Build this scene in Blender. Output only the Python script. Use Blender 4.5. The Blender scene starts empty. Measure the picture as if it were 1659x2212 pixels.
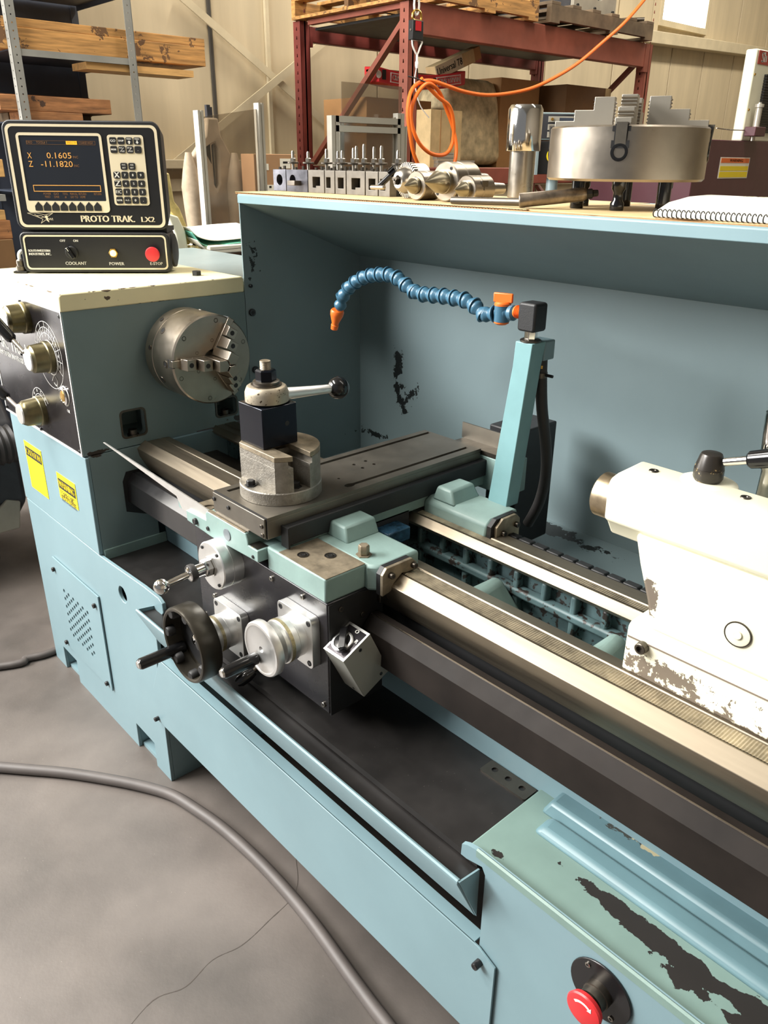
import bpy, bmesh, math, random
from mathutils import Vector, Matrix
from mathutils.geometry import tessellate_polygon
from math import sin, cos, pi, sqrt, radians
random.seed(7)
C = bpy.context.scene.collection
SC = bpy.context.scene
# ---------------------------------------------------------------- camera
YAW, PITCH, ROLL = -0.829677, -0.417973, -0.009338
FPX = 1709.09
fw = Vector((sin(YAW)*cos(PITCH), cos(YAW)*cos(PITCH), sin(PITCH)))
rt = Vector((cos(YAW), -sin(YAW), 0)); dn = fw.cross(rt)
r2 = cos(ROLL)*rt + sin(ROLL)*dn; d2 = -sin(ROLL)*rt + cos(ROLL)*dn
cam = bpy.data.cameras.new('camera'); camo = bpy.data.objects.new('camera', cam); C.objects.link(camo)
camo.matrix_world = Matrix(((r2.x, -d2.x, -fw.x, 1.88635), (r2.y, -d2.y, -fw.y, -0.70525), (r2.z, -d2.z, -fw.z, 1.55), (0, 0, 0, 1)))
cam.sensor_fit = 'VERTICAL'; cam.sensor_height = 36.0; cam.sensor_width = 27.0
cam.lens = FPX*36/2212; cam.clip_start = .02; cam.clip_end = 60
SC.camera = camo
# ---------------------------------------------------------------- world, lights, exposure
SC.view_settings.view_transform = 'Standard'; SC.view_settings.look = 'None'
SC.view_settings.gamma = 1.0; SC.view_settings.use_curve_mapping = False
SC.view_settings.exposure = 0.2
W = bpy.data.worlds.new('daylight'); SC.world = W; W.use_nodes = True
W.node_tree.nodes['Background'].inputs[0].default_value = (.97, .98, 1, 1)
W.node_tree.nodes['Background'].inputs[1].default_value = 0.20
def area(name, loc, target, sx, sy, power, col, spread=180):
    l = bpy.data.lights.new(name, 'AREA'); l.shape = 'RECTANGLE'; l.size = sx; l.size_y = sy
    l.energy = power; l.color = col; l.spread = radians(spread)
    o = bpy.data.objects.new(name, l); C.objects.link(o); o.location = loc
    o.rotation_euler = (Vector(target)-Vector(loc)).to_track_quat('-Z', 'Y').to_euler()
    return o
area('front_left_key_light', (-2.7, -3.6, 3.7), (.5, .2, .9), 3.2, 1.7, 720, (1, .99, .97))  # added key light hanging free inside the room; no window is built here
area('side_door_daylight', (-3.5, -1.5, 1.85), (0, -1.5, 1.85), 1.9, 2.6, 150, (1, .99, .965))
area('strip_light_bay', (-.9, -1.7, 4.6), (.4, .2, .6), 3.2, .5, 230, (1, .965, .9))
area('strip_light_aisle', (3.0, 1.8, 5.0), (2.6, 1.6, 0), .4, 3.6, 40, (1, .94, .84))
area('strip_light_rack', (-.6, 3.6, 5.0), (-.9, 3.6, 0), .5, 4.0, 150, (1, .93, .81))
area('strip_light_rear', (-1.2, 8.0, 5.0), (-1.2, 8.0, 0), .5, 4.0, 170, (1, .93, .81))
# ---------------------------------------------------------------- materials
def lin(c): 
    return tuple(((v/255)/12.92 if v/255 <= .04045 else ((v/255+.055)/1.055)**2.4) for v in c)+(1,)
class NT:
    def __init__(s, m): s.t = m.node_tree; s.n = s.t.nodes; s.l = s.t.links
    def a(s, typ, ins=None, **kw):
        n = s.n.new(typ)
        for k, v in kw.items(): setattr(n, k, v)
        for k, v in (ins or {}).items():
            if hasattr(v, 'is_output'): s.l.new(v, n.inputs[k])
            else: n.inputs[k].default_value = v
        return n
    def math(s, op, a, b=None, clamp=False):
        n = s.a('ShaderNodeMath', operation=op, use_clamp=clamp)
        for i, v in ((0, a), (1, b)):
            if v is None: continue
            if hasattr(v, 'is_output'): s.l.new(v, n.inputs[i])
            else: n.inputs[i].default_value = v
        return n.outputs[0]
    def noise(s, co, sc, det=4, rough=.55, dist=0):
        return s.a('ShaderNodeTexNoise', {'Vector': co, 'Scale': sc, 'Detail': det, 'Roughness': rough, 'Distortion': dist}).outputs[0]
    def step(s, v, lo, hi):
        n = s.a('ShaderNodeMapRange', {0: v, 1: lo, 2: hi}); n.clamp = True; return n.outputs[0]
    def mix(s, f, a, b):
        n = s.a('ShaderNodeMix', data_type='RGBA')
        for i, v in ((0, f), (6, a), (7, b)):
            if hasattr(v, 'is_output'): s.l.new(v, n.inputs[i])
            else: n.inputs[i].default_value = v
        return n.outputs[2]
def mat(name, col, rough=.5, metal=0, var=.06, vscale=6, rvar=.06, bump=0, bscale=120, chips=None, coat=0, stretch=None, emit=0, spots=None, speck=None, spec=.5):
    m = bpy.data.materials.new(name); m.use_nodes = True; t = NT(m)
    b = t.n['Principled BSDF']; co = t.a('ShaderNodeTexCoord').outputs['Object']
    base = lin(col); cc = co
    if stretch:
        mp = t.a('ShaderNodeMapping', {0: co}); mp.inputs['Scale'].default_value = stretch; cc = mp.outputs[0]
    nz = t.noise(cc, vscale, 5)
    f = t.step(nz, .3, .7)
    k1 = tuple(max(0, v*(1-var*1.6)) for v in base[:3])+(1,); k2 = tuple(min(1, v*(1+var)) for v in base[:3])+(1,)
    c = t.mix(f, k1, k2)
    r = t.math('ADD', rough-rvar, t.math('MULTIPLY', t.noise(cc, vscale*3.1, 4), rvar*2))
    me = metal
    for ch in (chips or []):
        n2 = t.noise(co, ch.get('scale', 40), 5, ch.get('nrough', .6), ch.get('dist', .3))
        for (p, rad, w) in ch.get('spots', []):
            p = tuple(Vector(p)-Vector(ch.get('org', (0, 0, 0))))
            d = t.a('ShaderNodeVectorMath', {0: co, 1: p}, operation='SUBTRACT').outputs[0]
            d = t.a('ShaderNodeVectorMath', {0: d, 1: tuple(1/x for x in rad)}, operation='MULTIPLY').outputs[0]
            d = t.a('ShaderNodeVectorMath', {0: d}, operation='LENGTH').outputs['Value']
            n2 = t.math('ADD', n2, t.math('MULTIPLY', t.math('SUBTRACT', 1.0, d, True), w))
        th = ch.get('thr', .66); fc = t.step(n2, th, th+.012)
        c = t.mix(fc, c, lin(ch.get('col', (48, 44, 40))))
        if ch.get('metal'): me = fc
    if speck:
        v = t.a('ShaderNodeTexVoronoi', {'Vector': co, 'Scale': speck[0]}, feature='F1').outputs[0]
        c = t.mix(t.step(v, speck[1], speck[1]*.6), c, lin(speck[2]))
    t.l.new(c, b.inputs['Base Color']); t.l.new(r, b.inputs['Roughness'])
    if hasattr(me, 'is_output'): t.l.new(me, b.inputs['Metallic'])
    else: b.inputs['Metallic'].default_value = me
    b.inputs['Coat Weight'].default_value = coat; b.inputs['Coat Roughness'].default_value = .08
    b.inputs['Specular IOR Level'].default_value = spec
    if bump:
        bn = t.a('ShaderNodeBump', {'Strength': bump, 'Distance': .002, 'Height': t.noise(cc, bscale, 3)})
        t.l.new(bn.outputs[0], b.inputs['Normal'])
    if emit:
        b.inputs['Emission Color'].default_value = base; b.inputs['Emission Strength'].default_value = emit
    return m
DK = (40, 37, 34); BRN = (86, 72, 56)
TEAL = (120, 146, 153); TEALG = (128, 152, 147)
teal = mat('teal_enamel', TEAL, .42, var=.05, vscale=3, bump=.04, bscale=300, chips=[dict(scale=26, thr=.80, col=DK)])
teal_head = mat('teal_enamel_headstock', (114, 133, 134), .42, var=.06, vscale=4, chips=[dict(scale=30, thr=.765, col=(84, 76, 66)), dict(scale=55, thr=.79, col=(190, 186, 160)), dict(scale=20, thr=.9, col=(58, 50, 44), spots=[((0, .55, .875), (.3, .32, .028), .62), ((0, .04, .868), (.1, .12, .02), .55), ((0, .10, 1.15), (.2, .02, .06), .3)])])
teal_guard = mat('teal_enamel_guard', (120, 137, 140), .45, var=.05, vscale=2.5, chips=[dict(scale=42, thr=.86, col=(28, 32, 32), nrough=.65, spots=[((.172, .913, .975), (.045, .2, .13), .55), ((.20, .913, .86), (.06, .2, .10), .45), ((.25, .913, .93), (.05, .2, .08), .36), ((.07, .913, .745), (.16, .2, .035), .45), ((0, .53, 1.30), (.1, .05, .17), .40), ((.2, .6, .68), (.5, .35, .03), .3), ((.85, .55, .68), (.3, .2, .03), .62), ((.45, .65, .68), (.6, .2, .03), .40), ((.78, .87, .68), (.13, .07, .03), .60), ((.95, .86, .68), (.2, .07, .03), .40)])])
teal_cast = mat('teal_paint_casting', TEALG, .48, var=.08, vscale=14, bump=.12, bscale=160, chips=[dict(scale=38, thr=.71, col=(178, 168, 120)), dict(scale=60, thr=.76, col=(62, 54, 46))])
teal_bed = mat('teal_paint_bed_casting', (80, 102, 104), .5, var=.2, vscale=20, bump=.2, bscale=120, chips=[dict(scale=45, thr=.565, col=(44, 38, 34))])
teal_worn = mat('teal_worn_casting', (116, 140, 133), .45, var=.06, vscale=10, bump=.06, bscale=140, chips=[
    dict(scale=24, thr=.84, col=(40, 37, 35), nrough=.62, spots=[((1.57, .085, .58), (.23, .024, .05), .75), ((1.62, .055, .58), (.13, .03, .05), .5), ((1.76, .07, .58), (.1, .07, .05), .6), ((1.60, .013, .58), (.34, .011, .05), .42), ((1.345, .03, .58), (.03, .03, .05), .5)])])
teal_trough = mat('teal_trough_paint', (98, 128, 135), .4, var=.08, vscale=9, chips=[dict(scale=30, thr=.84, col=(64, 62, 56), spots=[((1.46, .2, .6), (.09, .03, .05), .62)]), dict(scale=40, thr=.86, col=(190, 176, 140), spots=[((1.5, .195, .6), (.05, .02, .05), .6)])])
cream = mat('cream_enamel', (236, 227, 184), .45, var=.06, vscale=5, chips=[dict(scale=46, thr=.73, col=(92, 76, 58)), dict(scale=24, thr=.9, col=(88, 72, 54), spots=[((0, .06, 1.25), (.05, .04, .03), .45), ((0, .3, 1.22), (.03, .34, .008), .5), ((-.1, 0, 1.262), (.4, .008, .008), .5), ((.002, .25, 1.262), (.008, .4, .008), .5), ((.002, .115, 1.245), (.02, .03, .03), .4)])])
white_p = mat('tailstock_white_enamel', (226, 223, 200), .35, var=.04, vscale=6, chips=[dict(org=(1.56, .27, .868), scale=52, thr=.80, col=(112, 102, 90), nrough=.68, spots=[((1.45, .21, .885), (.12, .1, .065), .27), ((1.62, .21, .89), (.34, .1, .065), .26), ((1.55, .21, .866), (.3, .1, .012), .25), ((1.425, .215, .995), (.028, .1, .05), .75), ((1.46, .24, 1.152), (.2, .012, .006), .3)]), dict(scale=80, thr=.74, col=(206, 188, 140))])
steel = mat('machined_steel', (176, 170, 160), .3, 1, var=.1, vscale=16, rvar=.1)
blk_oil = mat('oily_black_cover', (34, 29, 26), .62, var=.25, rvar=.06, vscale=9, spec=.18)
steel_g = mat('ground_way_steel', (152, 141, 124), .46, 1, var=.12, vscale=10, rvar=.1, stretch=(.15, 3, 3))
steel_d = mat('dark_oiled_steel', (104, 98, 90), .4, 1, var=.18, vscale=12, rvar=.12)
steel_slide = mat('worn_slide_steel', (120, 115, 106), .44, .85, var=.14, vscale=9, rvar=.1, bump=.05, bscale=300)
steel_wing = mat('worn_bare_iron', (150, 138, 118), .55, .7, var=.25, vscale=40, rvar=.12, bump=.1, bscale=260)
cast_iron = mat('rough_cast_iron', (150, 145, 136), .5, .85, var=.15, vscale=60, bump=.55, bscale=300)
alu = mat('turned_aluminium', (232, 232, 230), .4, 1, var=.05, vscale=20, rvar=.08)
chrome = mat('bright_chrome', (222, 220, 216), .1, 1, var=.02, rvar=.03)
chuck_m = mat('ground_chuck_steel', (172, 162, 148), .32, 1, var=.12, vscale=9, rvar=.1)
handle_m = mat('pitted_cast_handle', (170, 160, 142), .5, .85, var=.1, vscale=30, chips=[dict(scale=170, thr=.63, col=(70, 58, 44))])
serr = mat('oily_serrated_strip', (178, 165, 142), .55, .8, var=.3, vscale=30)
blk = mat('black_gloss_paint', (26, 25, 26), .22, var=.1, rvar=.06, vscale=12)
blk_apron = mat('apron_black_enamel', (40, 39, 42), .26, .3, var=.12, rvar=.07, vscale=8)
blk_m = mat('black_matt', (24, 24, 25), .55, var=.15)
blued = mat('blued_steel', (26, 30, 40), .2, .6, var=.12, rvar=.05)
blk_plastic = mat('black_plastic', (22, 22, 23), .16, var=.05, rvar=.03)
blk_box = mat('black_crackle_box', (30, 31, 33), .5, var=.08, bump=.15, bscale=500)
panel_m = mat('anodised_panel', (66, 63, 66), .26, .8, var=.25, vscale=7, rvar=.06)
tray_m = mat('oily_tray_floor', (36, 34, 33), .42, .1, var=.4, vscale=7, rvar=.1, speck=(90, .035, (150, 145, 135)))
ivory = mat('ivory_print', (226, 214, 184), .5, var=.02)
white_t = mat('white_print', (232, 230, 222), .5, var=.01)
face_m = mat('panel_face_black', (26, 26, 28), .4, var=.05)
screen_m = mat('dark_screen', (34, 38, 46), .3, var=.05)
amber = mat('amber_readout', (206, 150, 76), .5, var=0, emit=.35)
amber_d = mat('dim_amber_readout', (120, 84, 48), .5, var=0, emit=.25)
lamp_m = mat('lit_power_lamp', (255, 214, 120), .4, var=0, emit=3.0)
brass = mat('brass', (200, 160, 80), .3, 1, var=.1)
red_b = mat('red_button_plastic', (206, 48, 52), .35, var=.03)
orange = mat('orange_plastic', (236, 112, 38), .4, var=.06)
orange_c = mat('orange_hose_rubber', (240, 116, 36), .45, var=.04)
blue_seg = mat('blue_hose_segment', (62, 104, 128), .36, var=.08)
yellow = mat('yellow_sticker', (248, 222, 30), .45, var=.02)
grey_box = mat('grey_painted_box', (138, 138, 130), .45, var=.05)
rubber = mat('black_rubber', (44, 42, 41), .55, var=.1, bump=.1)
cable_m = mat('dusty_cable_jacket', (86, 80, 77), .55, var=.12, vscale=10)
concrete = mat('worn_concrete', (97, 90, 85), .5, var=.34, vscale=2.2, rvar=.12, bump=.15, bscale=90, speck=(38, .028, (176, 168, 156)), chips=[dict(scale=60, thr=.72, col=(84, 77, 72), nrough=.7)])
wall_m = mat('beige_wall_liner', (206, 190, 158), .55, var=.10, vscale=1.4, stretch=(1, 3.5, .4))
girt_m = mat('beige_girt', (208, 194, 162), .5, var=.08)
wood = mat('aged_lumber', (196, 146, 84), .65, var=.34, vscale=5, stretch=(6, .8, 12), chips=[dict(scale=6, thr=.57, col=(112, 80, 50), nrough=.75)])
wood2 = mat('brown_block_wood', (158, 108, 66), .65, var=.3, vscale=7, stretch=(5, 1.2, 9), chips=[dict(scale=9, thr=.63, col=(74, 52, 38))])
wood_l = mat('pale_sawn_wood', (214, 168, 104), .6, var=.15, vscale=8, stretch=(6, 1, 8))
wood_p = mat('pallet_wood', (112, 94, 72), .7, var=.25, vscale=9)
rack_r = mat('rust_red_rack', (144, 80, 64), .5, var=.18, vscale=5, chips=[dict(scale=18, thr=.72, col=(78, 44, 38))])
rack_d = mat('dark_red_rack', (120, 52, 46), .5, var=.15)
shelf_g = mat('grey_shelf_steel', (146, 146, 140), .45, .2, var=.1)
navy = mat('dark_blue_steel', (56, 62, 74), .5, var=.1)
card = mat('cardboard', (176, 132, 84), .7, var=.08)
card_l = mat('pale_cardboard', (206, 180, 132), .7, var=.12, vscale=12)
card_d = mat('dark_cardboard', (120, 88, 54), .7, var=.1)
white_box = mat('white_carton', (214, 202, 172), .6, var=.04)
tarp = mat('dusty_tarp', (204, 186, 146), .75, var=.28, vscale=14, bump=.4, bscale=20)
case_r = mat('red_plastic_case', (196, 40, 46), .35, var=.08)
extr = mat('aluminium_extrusion', (206, 202, 190), .35, .6, var=.05)
maroon = mat('maroon_enamel', (86, 48, 56), .4, var=.06)
mach_w = mat('white_machine_enamel', (240, 238, 214), .35, var=.03)
mach_g = mat('grey_machine', (158, 152, 138), .5, var=.12)
paper = mat('white_paper', (244, 240, 224), .6, var=.02)
paper_g = mat('green_sheet', (120, 200, 178), .6, var=.05)
grey_blue = mat('greyblue_cover', (142, 158, 160), .35, .2, var=.06)
dark_m = mat('dark_machine_paint', (46, 46, 50), .5, var=.3, vscale=9)
frost = mat('dusty_smock_fabric', (176, 158, 134), .8, var=.2, vscale=12)
rust = mat('orange_rag', (190, 112, 76), .7, var=.1)
ink = mat('black_ink', (26, 24, 22), .6, var=0)
wire = mat('spiral_wire', (22, 22, 22), .5, 0, var=0)
def sheet_mat(name, tint, alpha):
    m = bpy.data.materials.new(name); m.use_nodes = True; t = NT(m)
    out = t.n['Material Output']; t.n.remove(t.n['Principled BSDF'])
    tr = t.a('ShaderNodeBsdfTransparent', {0: lin(tint)}); gl = t.a('ShaderNodeBsdfGlossy', {0: (1, 1, 1, 1), 'Roughness': .08})
    df = t.a('ShaderNodeBsdfDiffuse', {0: lin((170, 160, 145))})
    fr = t.a('ShaderNodeFresnel', {0: 1.45})
    m1 = t.a('ShaderNodeMixShader', {0: fr.outputs[0], 1: tr.outputs[0], 2: gl.outputs[0]})
    m2 = t.a('ShaderNodeMixShader', {0: alpha, 1: m1.outputs[0], 2: df.outputs[0]})
    t.l.new(m2.outputs[0], out.inputs[0]); return m
plex = sheet_mat('smoky_acrylic', (226, 222, 216), .10)
day = bpy.data.materials.new('daylit_window_glass'); day.use_nodes = True
day.node_tree.nodes['Principled BSDF'].inputs['Emission Color'].default_value = (1, 1, 1, 1)
day.node_tree.nodes['Principled BSDF'].inputs['Emission Strength'].default_value = 4
# ---------------------------------------------------------------- mesh helpers
def nb(): return bmesh.new()
def _hull(bm, bot, top):
    vb = [bm.verts.new(p) for p in bot]; vt = [bm.verts.new(p) for p in top]; n = len(vb)
    try:
        bm.faces.new(vb[::-1]); bm.faces.new(vt)
    except ValueError: pass
    for i in range(n):
        bm.faces.new((vb[i], vb[(i+1) % n], vt[(i+1) % n], vt[i]))
    return bm
def box(bm, x0, x1, y0, y1, z0, z1):
    return _hull(bm, [(x0, y0, z0), (x1, y0, z0), (x1, y1, z0), (x0, y1, z0)], [(x0, y0, z1), (x1, y0, z1), (x1, y1, z1), (x0, y1, z1)])
def B(*a): return box(nb(), *a)
def frame(axis):
    a = Vector(axis).normalized(); h = Vector((0, 0, 1)) if abs(a.z) < .9 else Vector((1, 0, 0))
    u = h.cross(a).normalized(); return u, a.cross(u), a
def obox(bm, c, u, v, w, su, sv, sw):
    c = Vector(c); u = Vector(u).normalized()*su/2; v = Vector(v).normalized()*sv/2; w = Vector(w).normalized()*sw/2
    return _hull(bm, [c-u-v-w, c+u-v-w, c+u+v-w, c-u+v-w], [c-u-v+w, c+u-v+w, c+u+v+w, c-u+v+w])
def bar(bm, p0, p1, w, h, up=(0, 0, 1)):
    p0 = Vector(p0); p1 = Vector(p1); d = (p1-p0); u = d.normalized(); s = u.cross(Vector(up)).normalized(); t = s.cross(u)
    return obox(bm, (p0+p1)/2, u, s, t, d.length, w, h)
def ax3(plane, a, b, d):
    return (d, a, b) if plane == 'x' else (a, d, b) if plane == 'y' else (a, b, d)
def prism(bm, pts, plane, d0, d1):
    return _hull(bm, [ax3(plane, a, b, d0) for a, b in pts], [ax3(plane, a, b, d1) for a, b in pts])
def plate(bm, outer, holes, plane, d0, d1):
    polys = [outer]+list(holes); flat = [p for q in polys for p in q]
    tri = tessellate_polygon([[Vector((a, b, 0)) for a, b in q] for q in polys])
    v0 = [bm.verts.new(ax3(plane, a, b, d0)) for a, b in flat]; v1 = [bm.verts.new(ax3(plane, a, b, d1)) for a, b in flat]
    for t in tri:
        try:
            bm.faces.new([v0[i] for i in t]); bm.faces.new([v1[i] for i in t[::-1]])
        except ValueError: pass
    k = 0
    for q in polys:
        n = len(q)
        for i in range(n):
            j = (i+1) % n; bm.faces.new((v0[k+i], v0[k+j], v1[k+j], v1[k+i]))
        k += n
    bmesh.ops.recalc_face_normals(bm, faces=bm.faces); return bm
def circ(cx, cy, r, n=16, a0=0): return [(cx+r*cos(a0+2*pi*i/n), cy+r*sin(a0+2*pi*i/n)) for i in range(n)]
def rrect(x0, x1, y0, y1, r, n=4):
    o = []
    for cx, cy, a in ((x1-r, y0+r, -pi/2), (x1-r, y1-r, 0), (x0+r, y1-r, pi/2), (x0+r, y0+r, pi)):
        for i in range(n+1): o.append((cx+r*cos(a+pi/2*i/n), cy+r*sin(a+pi/2*i/n)))
    return o
def rect(x0, x1, y0, y1): return [(x0, y0), (x1, y0), (x1, y1), (x0, y1)]
def lathe(bm, p, axis, prof, n=32, a0=0):
    u, v, w = frame(axis); p = Vector(p); rings = []
    for t, r in prof:
        if r < 1e-6: rings.append([bm.verts.new(p+w*t)])
        else: rings.append([bm.verts.new(p+w*t+(u*cos(a0+2*pi*i/n)+v*sin(a0+2*pi*i/n))*r) for i in range(n)])
    for a, b in zip(rings, rings[1:]):
        for i in range(n):
            j = (i+1) % n
            if len(a) == 1 and len(b) == 1: break
            if len(a) == 1: bm.faces.new((a[0], b[j], b[i]))
            elif len(b) == 1: bm.faces.new((a[i], a[j], b[0]))
            else: bm.faces.new((a[i], a[j], b[j], b[i]))
    if len(rings[0]) > 1: bm.faces.new(rings[0][::-1])
    if len(rings[-1]) > 1: bm.faces.new(rings[-1])
    bmesh.ops.recalc_face_normals(bm, faces=bm.faces); return bm
def cyl(bm, p0, p1, r0, r1=None, n=24, a0=0):
    d = Vector(p1)-Vector(p0); return lathe(bm, p0, d, [(0, r0), (d.length, r0 if r1 is None else r1)], n, a0)
def ball(bm, c, r, n=24):
    bmesh.ops.create_uvsphere(bm, u_segments=n, v_segments=n//2, radius=r, matrix=Matrix.Translation(c)); return bm
def crom(pts, k=6, closed=False):
    P = [Vector(p) for p in pts]; o = []; n = len(P)
    for i in range(n if closed else n-1):
        g = (lambda j: P[j % n]) if closed else (lambda j: P[min(max(j, 0), n-1)])
        a, b, c, d = g(i-1), g(i), g(i+1), g(i+2)
        for s in range(k):
            t = s/k; o.append(.5*((2*b)+(c-a)*t+(2*a-5*b+4*c-d)*t*t+(3*b-a-3*c+d)*t**3))
    if not closed: o.append(P[-1])
    return o
def tube(bm, pts, r, n=10, k=6, closed=False, taper=None):
    P = crom(pts, k, closed) if k else [Vector(p) for p in pts]; rings = []; N = len(P)
    d0 = (P[1]-P[0]).normalized(); u, v, w = frame(d0)
    for i, p in enumerate(P):
        a = P[(i-1) % N] if (closed or i) else p; b = P[(i+1) % N] if (closed or i < N-1) else p
        d = (b-a).normalized(); u = (u-d*u.dot(d)).normalized(); v = d.cross(u)
        rr = r if taper is None else r*(1+(taper-1)*i/(N-1))
        rings.append([bm.verts.new(p+(u*cos(2*pi*j/n)+v*sin(2*pi*j/n))*rr) for j in range(n)])
    prs = list(zip(rings, rings[1:]))+([(rings[-1], rings[0])] if closed else [])
    for a, b in prs:
        for i in range(n):
            j = (i+1) % n; bm.faces.new((a[i], a[j], b[j], b[i]))
    if not closed: bm.faces.new(rings[0][::-1]); bm.faces.new(rings[-1])
    bmesh.ops.recalc_face_normals(bm, faces=bm.faces); return bm
OM = {}
def obj(name, bm, m, parent=None, bevel=0, smooth=True, label=None, kind=None, local=False, seg=2, angle=35):
    if parent is not None and not local and OM.get(parent.name) is not None: bm.transform(OM[parent.name].inverted())
    me = bpy.data.meshes.new(name); bmesh.ops.recalc_face_normals(bm, faces=bm.faces); bm.to_mesh(me); bm.free()
    me.materials.append(m)
    if smooth: me.shade_smooth(); me.set_sharp_from_angle(angle=radians(angle))
    o = bpy.data.objects.new(name, me); C.objects.link(o)
    if parent is not None: o.parent = parent; OM[o.name] = OM[parent.name]
    else: OM[o.name] = Matrix.Identity(4)
    if bevel:
        b = o.modifiers.new('bevel', 'BEVEL'); b.width = bevel; b.segments = seg; b.limit_method = 'ANGLE'; b.angle_limit = radians(40)
    if label: o['label'] = label
    if kind: o['kind'] = kind
    return o
def tag(o, label, cat, group=None):
    o['label'] = label; o['category'] = cat
    if group: o['group'] = group
    return o
def thing(name, label, cat, loc=(0, 0, 0), rz=0, group=None):
    o = bpy.data.objects.new(name, None); C.objects.link(o); o.empty_display_size = .05
    o.location = loc; o.rotation_euler = (0, 0, rz); OM[o.name] = Matrix.Translation(loc) @ Matrix.Rotation(rz, 4, 'Z')
    return tag(o, label, cat, group)
def struct(name, bm, m, **k): return obj(name, bm, m, kind='structure', **k)
def dup(root, loc, rz, label, group=None):
    r = root.copy(); C.objects.link(r); r.location = loc; r.rotation_euler = (0, 0, rz); r['label'] = label
    OM[r.name] = Matrix.Translation(loc) @ Matrix.Rotation(rz, 4, 'Z')
    if group: r['group'] = group
    for ch in list(root.children):
        c = ch.copy(); C.objects.link(c); c.parent = r
        for g in list(ch.children):
            d = g.copy(); C.objects.link(d); d.parent = c
    return r
def inst(name, me, parent, Wm, m=None):
    o = bpy.data.objects.new(name, me); C.objects.link(o); o.parent = parent
    o.matrix_basis = OM[parent.name].inverted() @ Wm; OM[o.name] = Wm; return o
def lookm(p, axis):
    u, v, w = frame(axis); p = Vector(p)
    return Matrix(((u.x, v.x, w.x, p.x), (u.y, v.y, w.y, p.y), (u.z, v.z, w.z, p.z), (0, 0, 0, 1)))
_SCR = {}
def screw(parent, p, axis, r=.005, h=.005, m=None, name='cap_screw'):
    m = m or blk; key = (round(r, 4), round(h, 4), m.name)
    if key not in _SCR:
        bm = lathe(nb(), (0, 0, 0), (0, 0, 1), [(0, r), (h*.85, r), (h, r*.88), (h, r*.56), (h-.0004, r*.54), (h-.0005, 0)], 14)
        for f in bm.faces:
            if all(v.co.xy.length < r*.55 for v in f.verts): f.material_index = 1  # socket faces coloured black to stand for the shade inside
        me = bpy.data.meshes.new(name); bm.to_mesh(me); bm.free(); me.materials.append(m); me.materials.append(blk_m if m is not blk_m else blk); me.shade_smooth(); me.set_sharp_from_angle(angle=radians(35)); _SCR[key] = me
    return inst(name, _SCR[key], parent, lookm(p, axis))
# lettering: every string is turned into a mesh once, before the scene fills up
STR = ['PROTO TRAK.', 'LX2', 'SWI', 'SOUTHWESTERN', 'INDUSTRIES, INC.', 'OFF', 'ON', 'COOLANT', 'POWER', 'E-STOP', 'X', 'Z', '0.1605', '-11.1820', 'INC', 'DRO     TOOL# 1', 'SPINDLE ON', 'COARSE HIGH', 'FEED', 'GO', 'ONE', 'TOOL', '#', 'MANUAL', 'GO TO', 'RETURN', 'HOME', 'STOP', 'MODE', 'ABS', 'IN', 'MM', 'SET', '7', '8', '9', '4', '5', '6', '1', '2', '3', '0', '.', 'F/C', 'RSTR', '+/-', 'TRAK. TRL 1745', 'SOUTHWESTERN INDUSTRIES, INC.', 'CAUTION', 'WARNING', 'DO NOT SHIFT', 'SELECTOR', 'GEARS WHILE SPINDLE', 'OR MOTOR IS RUNNING.', 'FAILURE TO COMPLY MAY', 'RESULT IN GEAR DAMAGE', 'O', 'R', 'CRAFTSMAN', 'TRAK', 'Universal T8', 'Sh', 'OIL', 'A', 'B', 'C', 'D', 'IN.', 'DIRECT']
TXT = {}
for s in dict.fromkeys(STR):
    cu = bpy.data.curves.new('t', 'FONT'); cu.body = s; cu.size = 1; cu.resolution_u = 2; cu.align_x = 'CENTER'; cu.align_y = 'CENTER'
    o = bpy.data.objects.new('t', cu); C.objects.link(o); TXT[s] = o
bpy.context.view_layer.update(); _dg = bpy.context.evaluated_depsgraph_get()
for s, o in list(TXT.items()):
    TXT[s] = bpy.data.meshes.new_from_object(o.evaluated_get(_dg)); cu = o.data; bpy.data.objects.remove(o); bpy.data.curves.remove(cu)
def text(bm, s, p, u, v, h, width=None, bold=0):
    """add string s to bm, centred on p, letters along u and upright along v, cap height about .7 h"""
    me = TXT[s]; xs = [q.co.x for q in me.vertices]; w0 = (max(xs)-min(xs)) or 1; cx = (max(xs)+min(xs))/2
    sx = h if width is None else width/w0
    u = Vector(u).normalized(); v = Vector(v).normalized(); p = Vector(p); nrm = u.cross(v)
    for ox in ([0] if not bold else [-bold, 0, bold]):
        vs = [bm.verts.new(p+u*((q.co.x-cx)*sx+ox)+v*q.co.y*h+nrm*abs(ox)*.05) for q in me.vertices]
        for f in me.polygons:
            try: bm.faces.new([vs[i] for i in f.vertices])
            except ValueError: pass
    return bm
# ================================================================ setting
struct('floor', B(-4, 7, -5.5, 13, -.06, 0), concrete)
ck = nb()
cp = crom([(.70, .10, .0004), (.781, .041, .0004), (.804, -.052, .0004), (.815, -.129, .0004), (.803, -.194, .0004), (.818, -.266, .0004), (.80, -.33, .0004), (.83, -.42, .0004)], 6)
random.seed(3)
for a, b in zip(cp, cp[1:]):
    s = Vector((-(b-a).y, (b-a).x, 0)).normalized()*random.uniform(.0004, .0011)
    q = [ck.verts.new(p) for p in (a-s, b-s, b+s, a+s)]; ck.faces.new(q)
struct('trim_1', ck, mat('crack_dirt', (72, 64, 58), .8)); bpy.data.objects['trim_1']['label'] = 'thin dark crack in the concrete floor'
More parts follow.
